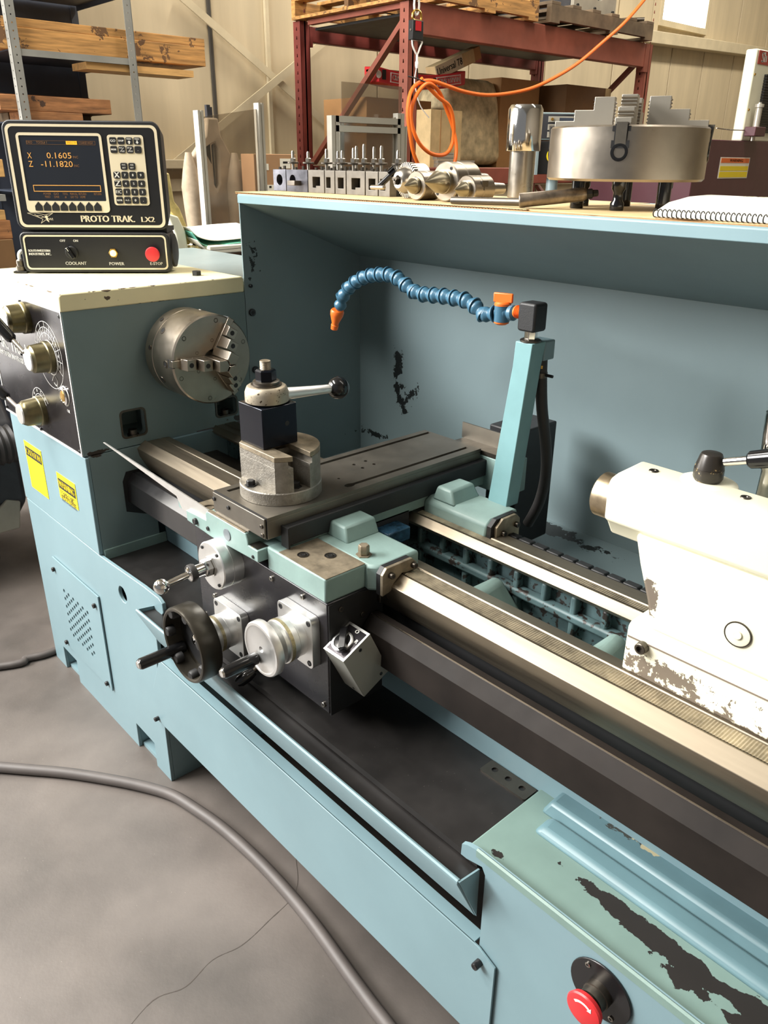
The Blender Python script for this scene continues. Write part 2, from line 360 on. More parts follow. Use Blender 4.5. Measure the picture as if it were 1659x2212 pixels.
# wall liner panels, each its own sheet with a recessed joint
wl = struct('wall_left', B(-3.75, -3.66, -5.5, 13, 0, 6), girt_m)
seams = [-5.5, -4, -2.8, -1.7, -.6, .5, 1.6, 2.66, 3.12, 4.2, 5.3, 6.4, 7.55, 8.2, 8.71, 9.45, 10.2, 11.0, 12, 13]
WY0, WY1, WZ0, WZ1 = 8.40, 9.36, 3.0, 4.1
for a, b in zip(seams, seams[1:]):
    if a >= 7.5 and b <= 9.5:
        for z0, z1 in ((0, 2.86), (4.2, 6)): obj('wall_panel', B(-3.66, -3.6, a+.008, b-.008, z0, z1), wall_m, wl, bevel=.006)
        if a == 7.55: obj('wall_panel', B(-3.66, -3.6, a+.008, b-.008, 2.86, 4.2), wall_m, wl)
    else: obj('wall_panel', B(-3.66, -3.6, a+.008, b-.008, 0, 6), wall_m, wl, bevel=.006)
obj('wall_panel', B(-3.66, -3.6, 8.2, WY0-.06, 2.86, 4.2), wall_m, wl)
obj('wall_panel', B(-3.66, -3.6, WY1+.04, 9.45, 2.86, 4.2), wall_m, wl)
wn = struct('window_1', plate(nb(), rect(WY0-.06, WY1+.05, WZ0-.06, WZ1+.06), [rect(WY0, WY1, WZ0, WZ1)], 'x', -3.66, -3.59), girt_m)
obj('pane', B(-3.645, -3.64, WY0-.005, WY1+.005, WZ0-.005, WZ1+.005), day, wn)
struct('trim_2', B(-3.6, -3.46, -5.5, 7.0, 1.485, 1.545), girt_m, bevel=.006)
struct('trim_3', _hull(nb(), [(-3.6, 6.9, 2.70), (-3.44, 6.9, 2.70), (-3.44, 13, 2.86), (-3.6, 13, 2.86)], [(-3.6, 6.9, 2.82), (-3.44, 6.9, 2.82), (-3.44, 13, 2.96), (-3.6, 13, 2.96)]), girt_m, bevel=.006)
struct('trim_4', B(-3.6, -3.56, -5.5, 13, 1.34, 1.42), girt_m)
bc = nb(); bar(bc, (-3.52, 2.40, 2.52), (-3.52, 4.4, 1.33), .05, .012, (1, 0, 0)); struct('trim_5', bc, girt_m)
bc = nb(); bar(bc, (-3.49, 2.2, 1.50), (-3.49, 4.1, 2.70), .05, .012, (1, 0, 0)); struct('trim_6', bc, girt_m)
struct('trim_7', B(-3.6, -3.58, 2.635, 2.655, 0, 6), mat('dark_wall_joint', (64, 60, 54), .6))
struct('trim_8', B(-3.6, -3.575, 3.10, 3.13, 0, 6), girt_m)
struct('wall_back', B(-3.75, 7, 13, 13.1, 0, 6), wall_m)
struct('wall_right', B(7, 7.1, -5.5, 13, 0, 6), mat('far_wall_paint', (150, 140, 124), .6))
struct('ceiling', B(-3.75, 7, -5.5, 13, 6, 6.1), mat('ceiling_liner', (150, 146, 138), .6))
# ================================================================ lathe
LA = thing('lathe', 'big teal metalworking lathe with cream headstock cover and tall splash guard', 'lathe', (0, 0, 0))
def L(name, bm, m, **k): return obj(name, bm, m, LA, **k)
# left stand, front sheets cut to shape
fp = [(-.525, 0), (-.437, 0), (-.437, .083), (-.332, .082), (-.332, 0), (.082, 0), (.082, .083), (.188, .08), (.188, 0), (.27, 0), (.272, .40), (.288, .41), (.290, .556), (.336, .556), (.345, .566), (.343, .590), (.325, .598), (.25, .598), (.02, .586), (-.525, .586)]
st = L('left_stand', plate(nb(), fp, [circ(.117, .518, .023, 20)], 'y', 0, .010), teal, bevel=.0015)
for q in ((-.525, -.515, .010, .62, 0, .586), (.260, .27, .010, .42, 0, .42), (-.515, .259, .41, .42, 0, .57), (-.002, .01, .201, .42, .4, .86)): obj('stand_side', B(*q), teal, st)
for x0, x1 in ((-.437, -.332), (.082, .188)):
    bm = nb(); box(bm, x0-.006, x1+.006, .06, .066, 0, .1); box(bm, x0-.006, x1+.006, .010, .066, .1, .106); box(bm, x0+.002, x1-.002, .012, .06, 0, .012); box(bm, x0-.008, x0-.002, .010, .06, 0, .1); box(bm, x1+.002, x1+.008, .010, .06, 0, .1); obj('lift_pocket', bm, teal, st)
obj('stand_pocket', B(.08, .16, .03, .034, .48, .56), blk_m, st)
up = L('upper_stand_panel', plate(nb(), [(-.530, .589), (.004, .589), (0.004, .860), (-.530, .860)], [], 'y', -.001, .010), teal, bevel=.002)
obj('stand_side', prism(nb(), [(.010, .575), (.173, .575), (.173, .862), (.010, .862)], 'x', -.01, .004), teal_head, up); obj('stand_side', B(-.53, -.52, .01, .6, .586, .862), teal, up)
# vent panel with real slots
hol = []
for r in range(12):
    for k in range(6 if r % 2 == 0 else 5):
        hol.append(circ(-.313+.034*k+(.017 if r % 2 else 0), .347-.0138*r, .0074, 8))
vp = L('vent_panel', plate(nb(), rect(-.372, -.046, .127, .442), hol, 'y', -.006, -.002), teal, angle=60)
obj('vent_backing', B(-.34, -.12, -.0015, -.0005, .17, .37), blk_m, vp)
for x, z in ((-.365, .402), (-.072, .404), (-.365, .14), (-.070, .142)): screw(vp, (x, -.006, z), (0, -1, 0), .007, .008)
# stickers
def sticker(x0, x1, z0, z1, head, lines):
    s = obj('warning_sticker', B(x0, x1, -.0022, -.0012, z0, z1), yellow, LA, label='yellow %s sticker' % head.lower()); w = x1-x0; h = (z1-z0)
    hz = z1-.016-.0135
    bm = B(x0+.006, x1-.006, -.0030, -.0024, hz-.0145, hz+.0145); obj('sticker_band', bm, ink, s)
    bm = text(nb(), head, ((x0+x1)/2, -.0034, hz), (1, 0, 0), (0, 0, 1), .027, w-.022, .0006); obj('sticker_lettering', bm, yellow, s)
    if lines:
        bm = nb()
        for i, t in enumerate(lines): text(bm, t, ((x0+x1)/2, -.0026, hz-.024-i*(h-.045)/len(lines)), (1, 0, 0), (0, 0, 1), .0125 if i < 4 else .009, (w-.02)*(.62 if i == 1 else .96))
        obj('sticker_text', bm, ink, s)
sticker(-.446, -.315, .648, .795, 'CAUTION', [])
sticker(-.217, -.093, .686, .762, 'WARNING', ['DO NOT SHIFT', 'SELECTOR', 'GEARS WHILE SPINDLE', 'OR MOTOR IS RUNNING.', 'FAILURE TO COMPLY MAY', 'RESULT IN GEAR DAMAGE'])
# headstock
hs = L('headstock', plate(nb(), [(-.002, .864), (.4995, .864), (.4995, 1.221), (-.002, 1.221)], [rrect(.106, .172, .888, .958, .012), rrect(.381, .452, .888, .940, .008)], 'x', -.022, 0), teal_head, bevel=.0025)
bm = nb(); box(bm, -.53, -.11, .012, .62, .868, 1.22); box(bm, -.11, -.022, .20, .36, .868, 1.22); box(bm, -.11, -.022, .012, .10, .868, 1.22); box(bm, -.11, -.022, .09, .6, .97, 1.22); box(bm, -.11, -.022, .46, .62, .868, 1.22); box(bm, -.11, -.022, .09, .5, .868, .888)
obj('headstock_body', bm, teal_head, hs)
for y in (.140, .418):
    bm = lathe(nb(), (-.012, y, .888), (0, 0, 1), [(0, .015), (.004, .015), (.004, .011), (.016, .011), (.016, .006), (.010, .006), (.010, 0)], 20); obj('hold_down_bolt', bm, steel_d, hs)
    obj('recess_rim', plate(nb(), rrect(y-.036, y+.036, .886, .962 if y < .3 else .944, .012), [rrect(y-.031, y+.031, .891, .957 if y < .3 else .939, .01)], 'x', -.001, .0012), steel_d, hs)
cv = L('headstock_cover', prism(nb(), [(-.004, 1.221), (-.004, 1.256), (.002, 1.262), (.494, 1.262), (.498, 1.256), (.498, 1.221)], 'x', -.56, .002), cream, bevel=.003)
bm = lathe(nb(), (-.092, .411, 1.262), (0, 0, 1), [(0, .013), (.011, .013), (.012, .011), (.012, 0)], 6); obj('cover_bolt', bm, blk_m, cv)
L('rear_cover', B(-.9, -.007, .517, .86, 1.225, 1.246), grey_blue, bevel=.003)
# control plate on the headstock front
cpn = L('control_plate', B(-.545, -.004, -.003, .008, .866, 1.222), panel_m, bevel=.001)
obj('plate_trim', plate(nb(), rect(-.545, -.002, .864, 1.224), [rect(-.54, -.007, .869, 1.219)], 'y', -.0042, -.003), white_t, cpn)
obj('upper_plate', B(-.56, -.004, -.0035, .004, 1.223, 1.255), cream, cpn)
bm = nb()
def ringd(bm, x, z, r, w=.0012, a0=0, a1=2*pi, n=48, y=-.0036):
    pr = [(x+(r)*cos(a0+(a1-a0)*i/n), z+r*sin(a0+(a1-a0)*i/n)) for i in range(n+1)]; pi_ = [(x+(r-w)*cos(a0+(a1-a0)*i/n), z+(r-w)*sin(a0+(a1-a0)*i/n)) for i in range(n+1)]
    a = [bm.verts.new((p[0], y, p[1])) for p in pr]; b = [bm.verts.new((p[0], y, p[1])) for p in pi_]
    for i in range(n): bm.faces.new((a[i], a[i+1], b[i+1], b[i]))
def seg2(bm, x0, z0, x1, z1, w=.0012, y=-.0036):
    d = Vector((x1-x0, 0, z1-z0)).normalized(); s = Vector((-d.z, 0, d.x))*w/2; p = Vector((x0, y, z0)); q = Vector((x1, y, z1))
    bm.faces.new([bm.verts.new(v) for v in (p-s, q-s, q+s, p+s)])
for r in (.084, .070, .056): ringd(bm, -.121, 1.100, r, .0012, -.5 if r < .08 else 0, pi*1.15 if r < .08 else 2*pi)
for k in range(9):
    a = -.5+k*.42; seg2(bm, -.121+.046*cos(a), 1.1+.046*sin(a), -.121+.084*cos(a), 1.1+.084*sin(a))
for k in range(8):
    a = -.3+k*.42; text(bm, str((k*3+1) % 9 or 5) if str((k*3+1) % 9 or 5) in TXT else '5', (-.121+.063*cos(a), -.0036, 1.1+.063*sin(a)), (1, 0, 0), (0, 0, 1), .012)
ringd(bm, -.243, 1.176, .036, .003); ringd(bm, -.115, 1.095, .044, .003); ringd(bm, -.240, .931, .038, .003); ringd(bm, -.055, 1.010, .026, .003)
ringd(bm, -.240, .931, .062, .0012, .5, 2.7); ringd(bm, -.240, .931, .046, .0012, .5, 2.7)
for k, s in enumerate('DCBA'): text(bm, s, (-.24+.054*cos(.8+k*.5), -.0036, .931+.054*sin(.8+k*.5)), (1, 0, 0), (0, 0, 1), .011)
tube(bm, [(-.125, -.0036, 1.035), (-.105, -.0036, 1.052), (-.09, -.0036, 1.04), (-.10, -.0036, 1.026), (-.115, -.0036, 1.032)], .0007, 5); seg2(bm, -.1, 1.03, -.085, 1.01)
text(bm, 'TRAK. TRL 1745', (-.380, -.0036, 1.080), (1, 0, 0), (0, 0, 1), .052, .37, .001)
text(bm, 'SOUTHWESTERN INDUSTRIES, INC.', (-.41, -.0036, 1.048), (1, 0, 0), (0, 0, 1), .022, .30, .0004)
text(bm, 'OIL', (-.047, -.0036, .972), (1, 0, 0), (0, 0, 1), .012, None, .0004)
obj('plate_lettering', bm, white_t, cpn, smooth=False)
for x, z in ((-.535, 1.21), (-.27, 1.212), (-.012, 1.21), (-.535, .876), (-.27, .872), (-.012, .876)): screw(cpn, (x, -.004, z), (0, -1, 0), .0045, .003)
def gear_knob(x, z, h, ang, lev):
    bm = lathe(nb(), (x, -.003, z), (0, -1, 0), [(0, .040), (.012, .040), (.014, .037), (.045, .034), (h-.004, .030), (h, .027), (h, 0)], 36)
    k = obj('gear_knob', bm, steel_slide if not lev else mat_knob, cpn)
    obj('knob_face', lathe(nb(), (x, -.003-h, z), (0, -1, 0), [(0, .0275), (.003, .026), (.003, 0)], 28), alu, k)
    if lev:
        d = Vector((cos(ang), -.25, sin(ang))).normalized(); p = Vector((x, -.05, z))
        bm = nb(); cyl(bm, p+d*.025, p+d*.075, .0055, n=12); obj('lever_rod', bm, steel, k)
        bm = lathe(nb(), p+d*.07, d, [(0, .009), (.006, .013), (.11, .016), (.115, .012), (.115, 0)], 20); obj('lever_grip', bm, blk_plastic, k)
mat_knob = mat('oiled_brass_black_knob', (120, 112, 84), .3, .85, var=.3, vscale=14)
gear_knob(-.243, 1.176, .052, 0, False)
bpy.data.objects['gear_knob'].data.materials[0] = mat_knob
gear_knob(-.118, 1.097, .052, radians(142), True)
gear_knob(-.242, .931, .056, radians(150), True)
g = obj('sight_glass', lathe(nb(), (-.055, -.003, 1.010), (0, -1, 0), [(0, .023), (.006, .023), (.008, .019), (.008, .016), (.005, .014), (.005, 0)], 28), chrome, cpn)
obj('sight_lens', lathe(nb(), (-.055, -.008, 1.010), (0, -1, 0), [(0, .015), (.003, .013), (.004, 0)], 20), brass, g)
# bed
bd = L('bed', B(.004, 2.3, .20, .232, .60, .80), teal_bed, bevel=.004)
obj('bed_front', B(.004, 2.3, .170, .199, .72, .80), blk_m, bd)
X0, X1 = 0.001, 2.3
fr = L('front_way', prism(nb(), [(.139, .856), (.165, .872), (.1695, .868), (.206, .868), (.206, .8655), (.209, .8655), (.211, .868), (.234, .867), (.234, .79), (.165, .79), (.154, .812), (.143, .835)], 'x', X0, X1), steel_g, bevel=.001)
rr = L('rear_way', prism(nb(), [(.360, .856), (.377, .8695), (.381, .8675), (.402, .8675), (.403, .8655), (.406, .8655), (.407, .868), (.440, .868), (.441, .832), (.395, .828), (.370, .845)], 'x', X0, X1), steel_g, bevel=.001)
def teeth(bm, y0, y1, z, x0, x1, pitch):
    n = int((x1-x0)/pitch); A = []
    for i in range(n*2+1):
        zz = z+(.0009 if i % 2 else 0); x = x0+i*pitch/2
        A.append((bm.verts.new((x, y0, zz)), bm.verts.new((x, y1, zz))))
    for a, b in zip(A, A[1:]): bm.faces.new((a[0], b[0], b[1], a[1]))
    return bm
s_ = obj('serrated_strip', teeth(nb(), .172, .203, .8684, .96, 2.3, .0044), serr, fr, smooth=False, kind='stuff')
s_ = obj('serrated_strip', teeth(nb(), .383, .400, .8679, .8, 2.3, .0044), serr, rr, smooth=False, kind='stuff')
obj('rear_wall', B(.004, 2.3, .405, .44, .585, .832), teal_bed, bd); obj('bed_bottom', B(.004, 2.3, .21, .40, .585, .60), teal_bed, bd)
obj('bed_ridge', B(.7, 2.3, .380, .405, .782, .800), teal_bed, bd, bevel=.005)
for i in range(24):
    x = .735+i*.066; o = obj('bed_rib', B(x, x+.012, .384, .405, .60 if i % 2 else .795, .835), teal_bed, bd, bevel=.004)
for x in (1.055, 1.322, 1.60, 1.88):
    bm = _hull(nb(), [(x-.10, .233, .70), (x+.10, .233, .70), (x+.085, .395, .70), (x-.085, .395, .70)], [(x-.016, .24, .822), (x+.016, .24, .822), (x-.004, .372, .815), (x-.024, .372, .815)]); obj('cross_rib', bm, teal_cast, bd, bevel=.014, seg=3)
obj('bed_gap_block', B(.004, .30, .21, .37, .62, .80), steel_d, bd)
obj('chain_guide', B(.95, 2.3, .446, .452, .82, .862), blk_m, bd)
bm = nb()
for i in range(40):
    x = .95+i*.034; prism(bm, [(.452, .84), (.474, .838), (.472, .862), (.452, .864)], 'x', x, x+.031)
obj('cable_chain', bm, blk_m, bd, bevel=.003)
lp = [(.119, .796), (.099, .774), (.096, .716), (.135, .716), (.135, .796)]
L('leadscrew_cover', prism(nb(), lp, 'x', .003, .497), blk, bevel=.002, angle=20)
L('leadscrew_cover', prism(nb(), lp, 'x', .952, 2.3), blk_oil, bevel=.0015, angle=20)
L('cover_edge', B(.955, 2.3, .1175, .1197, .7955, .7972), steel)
L('cover_end_flange', prism(nb(), [(.088, .69), (.150, .665), (.150, .80), (.100, .80), (.088, .775)], 'x', .002, .006), blk_m)
L('tray_back', B(.004, 2.3, .192, .200, .572, .72), teal, bevel=.002)
L('tray_side', B(.004, .010, .012, .19, .572, .60), teal_cast)
L('tray_floor', B(-.0, 1.33, .004, .196, .560, .573), tray_m)
L('tray_plug_plate', plate(nb(), rrect(1.20, 1.30, .155, .19, .004), [circ(1.22, .174, .006, 12), circ(1.25, .174, .006, 12), circ(1.28, .174, .006, 12)], 'z', .573, .5755), steel_d)
L('gap_darkening_sheet', B(.27, 1.36, .43, .44, 0, .56), blk_m)  # added black sheet that darkens the gap behind the front panel
# front panel between the stands
fpn = L('front_panel', plate(nb(), [(.245, .197), (1.372, .197), (1.388, .205), (1.388, .398), (1.352, .413), (.30, .413), (.245, .30)], [], 'y', -.006, -.002), teal, bevel=.001)
obj('panel_flange', prism(nb(), [(-.006, .409), (-.004, .413), (.020, .413), (.020, .410)], 'x', .31, 1.342), teal, fpn)
screw(fpn, (.254, -.006, .208), (0, -1, 0), .006, .012); screw(fpn, (1.358, -.006, .384), (0, -1, 0), .0065, .014)
# right stand
rp = [(1.35, 0), (2.3, 0), (2.3, .598), (1.33, .598), (1.312, .594), (1.301, .588), (1.300, .566), (1.312, .566), (1.343, .574), (1.35, .562)]
rs = L('right_stand', prism(nb(), rp, 'y', 0, .008), teal)
obj('stand_side', B(1.35, 1.36, .008, .42, 0, .57), teal, rs)
obj('stand_top', B(1.304, 2.3, .006, .212, .566, .580), teal_worn, rs, bevel=.003)
obj('stand_lip', prism(nb(), [(-.0005, .585), (-.0005, .598), (.003, .600), (.008, .596), (.016, .5805), (.008, .580)], 'x', 1.33, 2.3), teal_worn, rs)
def trough(y0, y1, z1, x0):
    bm = _hull(nb(), [(x0, y0, .579), (2.3, y0, .579), (2.3, y1, .579), (x0, y1, .579)], [(x0+.012, y0+.010, z1), (2.3, y0+.010, z1), (2.3, y1, z1), (x0+.012, y1, z1)]); return bm
obj('bed_foot', trough(.150, .200, .604, 1.335), teal_trough, rs, bevel=.006)
obj('bed_foot', trough(.106, .149, .592, 1.352), teal_trough, rs, bevel=.008)
es = obj('stop_plate', prism(nb(), circ(1.560, .528, .047, 40), 'y', -.004, -.0005), blk, rs, bevel=.001, label='round black plate of the red stop button')
obj('stop_collar', lathe(nb(), (1.560, -.004, .526), (0, -1, 0), [(0, .0195), (.010, .0195), (.0105, .018), (.022, .018), (.022, .012), (.030, .012)], 28), steel_d, es)
obj('stop_button', lathe(nb(), (1.560, -.030, .526), (0, -1, 0), [(0, .016), (.003, .024), (.010, .0265), (.0125, .025), (.014, .020), (.0143, 0)], 36), red_b, es)
bm = nb()
def arcarrow(bm, cx, cz, r, y, a0, a1):
    n = 12; o = [bm.verts.new((cx+(r+.0025)*cos(a0+(a1-a0)*i/n), y, cz+(r+.0025)*sin(a0+(a1-a0)*i/n))) for i in range(n+1)]; q = [bm.verts.new((cx+(r-.0015)*cos(a0+(a1-a0)*i/n), y, cz+(r-.0015)*sin(a0+(a1-a0)*i/n))) for i in range(n+1)]
    for i in range(n): bm.faces.new((o[i], o[i+1], q[i+1], q[i]))
    t = a1+(.32 if a1 > a0 else -.32)
    bm.faces.new([bm.verts.new((cx+(r+k)*cos(a), y, cz+(r+k)*sin(a))) for k, a in ((.006, a1), (.0005, t), (-.005, a1))])
arcarrow(bm, 1.560, .526, .0155, -.0446, 2.5, 1.0); obj('button_arrow', bm, white_t, es, smooth=False)
for a in (2.2, -.95): screw(es, (1.56+.038*cos(a), -.004, .528+.038*sin(a)), (0, -1, 0), .004, .002, steel)
# splash guard
gd = L('splash_guard', B(-.004, 2.4, .913, .918, .60, 1.29), teal_guard, bevel=.0015)
obj('guard_end', prism(nb(), [(.501, .60), (.501, 1.447), (.913, 1.289), (.913, .60)], 'x', -.004, 0), teal_guard, gd)
obj('guard_slope', prism(nb(), [(.503, 1.446), (.913, 1.288), (.917, 1.292), (.503, 1.452)], 'x', -.004, 2.4), teal_guard, gd)
obj('guard_lip', prism(nb(), [(.499, 1.4455), (.499, 1.465), (.502, 1.468), (.506, 1.468), (.506, 1.4455)], 'x', -.006, 2.4), teal, gd, bevel=.0015)
obj('guard_shelf', B(-.006, 2.4, .504, 1.02, 1.463, 1.4675), teal, gd)
obj('rear_pan', B(0, 2.4, .445, .913, .66, .68), teal_guard, gd)
obj('guard_bracket', B(-.03, 2.4, 1.016, 1.02, .9, 1.463), teal, gd)
for z in (1.164, 1.004, 1.235): screw(gd, (.0, .519, z), (1, 0, 0), .010 if z < 1.2 else .005, .007)
# ================================================================ chuck on the spindle
CY, CZ = .291, 1.0955
ch = thing('lathe_chuck', 'round steel three-jaw chuck on the headstock spindle', 'chuck', (0, CY, CZ))
obj('chuck_body', lathe(nb(), (.001, CY, CZ), (1, 0, 0), [(0, .085), (.022, .085), (.022, .107), (.026, .110), (.060, .110), (.061, .1088), (.064, .1088), (.065, .1105), (.160, .1105), (.164, .107), (.164, .026), (.120, .026), (.120, 0)], 72), chuck_m, ch)
obj('spindle_nose', lathe(nb(), (.0, CY, CZ), (1, 0, 0), [(0, .095), (.012, .095), (.012, .07), (.02, .07), (.02, 0)], 40), steel_d, ch)
for k in range(6):
    a = radians(-5+60*k+25); screw(ch, (.1575, CY+.096*cos(a), CZ+.096*sin(a)), (1, 0, 0), .0068, .0075, steel_d)
for k in range(3):
    for s in (-1, 1):
        a = radians(60+120*k)+s*radians(28); screw(ch, (.1585, CY+.048*cos(a), CZ+.048*sin(a)), (1, 0, 0), .0052, .0065, steel_d)
for a, x in ((2.45, .055), (3.6, .055), (1.3, .05), (2.9, .02), (2.2, .016), (3.15, .10)):
    obj('pinion_socket', lathe(nb(), (x+.03, CY+.1085*cos(a), CZ+.1085*sin(a)), (0, cos(a), sin(a)), [(0, .010 if x > .03 else .006), (.003, .009 if x > .03 else .006), (.003, .0062), (.0026, .006), (.0026, 0)], 18), steel_d, ch)
    obj('socket_shade_disc', lathe(nb(), (x+.03, CY+.1085*cos(a), CZ+.1085*sin(a)), (0, cos(a), sin(a)), [(.0020, .0058 if x > .03 else .004), (.0030, .0058 if x > .03 else .004), (.0030, 0)], 6), blk_m, bpy.data.objects['chuck_body'])  # flat black disc, painted shade of a socket that has no depth
for k, a in enumerate((pi-.04, radians(58), radians(-58))):
    d = Vector((0, cos(a), sin(a))); s = Vector((0, -sin(a), cos(a))); o = Vector((0, CY, CZ))
    jm = nb()
    def jp(pts, w, bm=jm): _hull(bm, [o+d*r+s*(-w)+Vector((x, 0, 0)) for r, x in pts], [o+d*r+s*w+Vector((x, 0, 0)) for r, x in pts])
    jp([(.016, .150), (.112, .150), (.112, .168), (.016, .168)], .0085)
    jp([(.024, .166), (.092, .166), (.092, .176), (.024, .176)], .0135)
    jw = obj('jaw', jm, chuck_m, ch, bevel=.0012)
    for r0, r1, x1 in ((.064, .092, .197), (.034, .062, .222)):
        jm2 = nb(); jp([(r0, .176), (r1, .176), (r1-.004, x1), (r0, x1)], .0135, jm2); obj('jaw_step', jm2, chuck_m, jw, bevel=.001)
        bm = lathe(nb(), o+d*((r0+r1)/2-.001)+Vector((x1-.003, 0, 0)), (1, 0, 0), [(0, .006), (.0034, .006), (.0036, .0042), (.0036, 0)], 16); obj('jaw_screw', bm, blk_m, jw)
    w = .0135; q = [(.002, 0), (.009, w), (.030, w), (.030, -w), (.009, -w)]
    jm2 = nb(); _hull(jm2, [o+d*r+s*t+Vector((.170, 0, 0)) for r, t in q], [o+d*r+s*t+Vector((.246, 0, 0)) for r, t in q]); obj('jaw_tip', jm2, chuck_m, jw, bevel=.0012)
    jm3 = nb(); obox(jm3, o+d*.1085+Vector((.156, 0, 0)), d, s, (1, 0, 0), .006, .020, .022); obj('jaw_slot', jm3, blk_m, jw)
# ================================================================ carriage
CA = thing('lathe_carriage', 'lathe carriage with black apron, cross slide and two hand wheels', 'carriage', (.72, .2, .61))
def K(name, bm, m, par=None, **k): return obj(name, bm, m, par or CA, **k)
sd = K('saddle', B(.770, .945, .022, .114, .847, .895), teal_cast, bevel=.004)
K('saddle_top', B(.806, .944, .024, .113, .8945, .8956), steel_wing, sd)
for x, y in ((.845, .050), (.880, .085)):
    K('clamp_screw', lathe(nb(), (x, y, .8955), (0, 0, 1), [(0, .011), (.0012, .011), (.0012, .009), (-.004, .0085), (-.004, .007), (-.001, .007), (-.001, .004), (-.004, .0035), (-.004, 0)], 20), steel_d, sd)
    K('counterbore_shade_disc', lathe(nb(), (x, y, .8957), (0, 0, 1), [(0, .0088), (.0002, .0088), (.0002, 0)], 20), blk_m, sd); screw(CA, (x, y, .8952), (0, 0, 1), .0068, .0014, steel_d)  # black disc paints the shade around the sunk screw head
bm = prism(nb(), [(.785, .113), (.950, .113), (.968, .128), (.968, .225), (.785, .225)], 'z', .842, .894); K('saddle_wing', bm, teal_cast, sd, bevel=.006)
bm = _hull(nb(), [(.800, .140, .892), (.862, .140, .892), (.862, .222, .892), (.800, .222, .892)], [(.803, .146, .922), (.848, .146, .922), (.848, .222, .922), (.803, .222, .922)]); K('wing_pad', bm, teal_cast, sd, bevel=.004)
bm = lathe(nb(), (.915, .135, .894), (0, 0, 1), [(0, .015), (.002, .015), (.002, .009), (.004, .0105), (.019, .0105), (.021, .009), (.021, 0)], 6, .3); K('lock_bolt', bm, steel_wing, sd)
K('gib_block', B(.90, .960, .135, .165, .812, .843), steel_d, sd, bevel=.002)
# wipers
def wiper(y0, y1, z0, z1, vy, px):
    q = [(y0, z0), (vy-.026, z0+.004), (vy-.020, .861), (vy, .8745), (vy+.012, .872), (y1, .872), (y1, z1-.012), (y1-.012, z1), (y0+.010, z1), (y0, z1-.012)]
    K('wiper_felt', prism(nb(), q, 'x', px-.010, px), blk_m, sd)
    w = K('wiper_plate', prism(nb(), q, 'x', px, px+.007), steel_wing, sd, bevel=.001)
wiper(.118, .202, .843, .896, .165, .978)
screw(CA, (.985, .137, .880), (1, 0, 0), .006, .008, steel_d); screw(CA, (.985, .192, .882), (1, 0, 0), .006, .008, steel_d)
# rear wing
bm = prism(nb(), [(.402, .862), (.500, .862), (.500, .900), (.420, .900), (.404, .890)], 'x', .80, .975)
rw = K('rear_saddle', bm, teal_cast, bevel=.005)
bm = _hull(nb(), [(.815, .412, .896), (.880, .412, .896), (.880, .495, .896), (.815, .495, .896)], [(.822, .420, .926), (.862, .420, .926), (.862, .49, .926), (.822, .49, .926)]); K('wing_pad', bm, teal_cast, rw, bevel=.005)
K('wiper_felt', prism(nb(), [(.405, .86), (.49, .86), (.49, .895), (.48, .903), (.42, .903), (.405, .89)], 'x', .976, .986), blk_m, rw)
K('wiper_plate', prism(nb(), [(.415, .856), (.487, .852), (.487, .890), (.474, .902), (.434, .902), (.415, .888)], 'x', .986, .993), steel_wing, rw, bevel=.001)
screw(CA, (.993, .434, .872), (1, 0, 0), .006, .008, steel_d); screw(CA, (.993, .474, .880), (1, 0, 0), .006, .008, steel_d)
K('saddle_bridge', prism(nb(), [(.60, .875), (.80, .875), (.80, .897), (.765, .917), (.635, .917), (.60, .897)], 'y', .06, .66), teal_cast, bevel=.002)
K('bridge_web', B(.60, .80, .235, .36, .80, .88), dark_m)
K('felt_block', B(.80, .842, .262, .325, .838, .868), mat('oily_blue_block', (44, 78, 104), .25, var=.4, vscale=60, bump=.5, bscale=120), bevel=.003)
# saddle front nose
ns = K('saddle_nose', prism(nb(), [(.505, .862), (.505, .886), (.585, .890), (.585, .905), (.592, .912), (.728, .912), (.735, .900), (.735, .889), (.768, .889), (.768, .865), (.60, .858)], 'y', .003, .060), teal_cast, bevel=.002)
K('nose_top', B(.594, .726, .004, .012, .9115, .9135), steel_wing, ns)
K('nose_plug', lathe(nb(), (.664, .003, .886), (0, -1, 0), [(0, .0125), (.0015, .012), (.0018, 0)], 28), mat('grey_plug', (104, 112, 116), .5), ns)
K('nose_recess', B(.728, .762, .006, .03, .8895, .8905), steel_d, ns)
K('oil_cup', lathe(nb(), (.556, .028, .887), (0, 0, 1), [(0, .014), (.014, .014), (.014, .011), (.009, .011), (.009, 0)], 24), steel_d, ns)
K('nose_left', B(.515, .60, .012, .06, .865, .899), steel_wing, ns, bevel=.002)
screw(CA, (.545, .003, .874), (0, -1, 0), .007, .006, blk_m); screw(CA, (.592, .003, .874), (0, -1, 0), .0045, .003, blk_m); screw(CA, (.752, .003, .872), (0, -1, 0), .0035, .002, blk_m)
bl = K('scale_guard', prism(nb(), [(.105, .927), (.110, .929), (.585, .910), (.585, .872), (.475, .876), (.455, .899)], 'y', .010, .013), alu)
K('guard_tongue', B(.455, .583, .0135, .0155, .873, .898), teal_cast, bl)
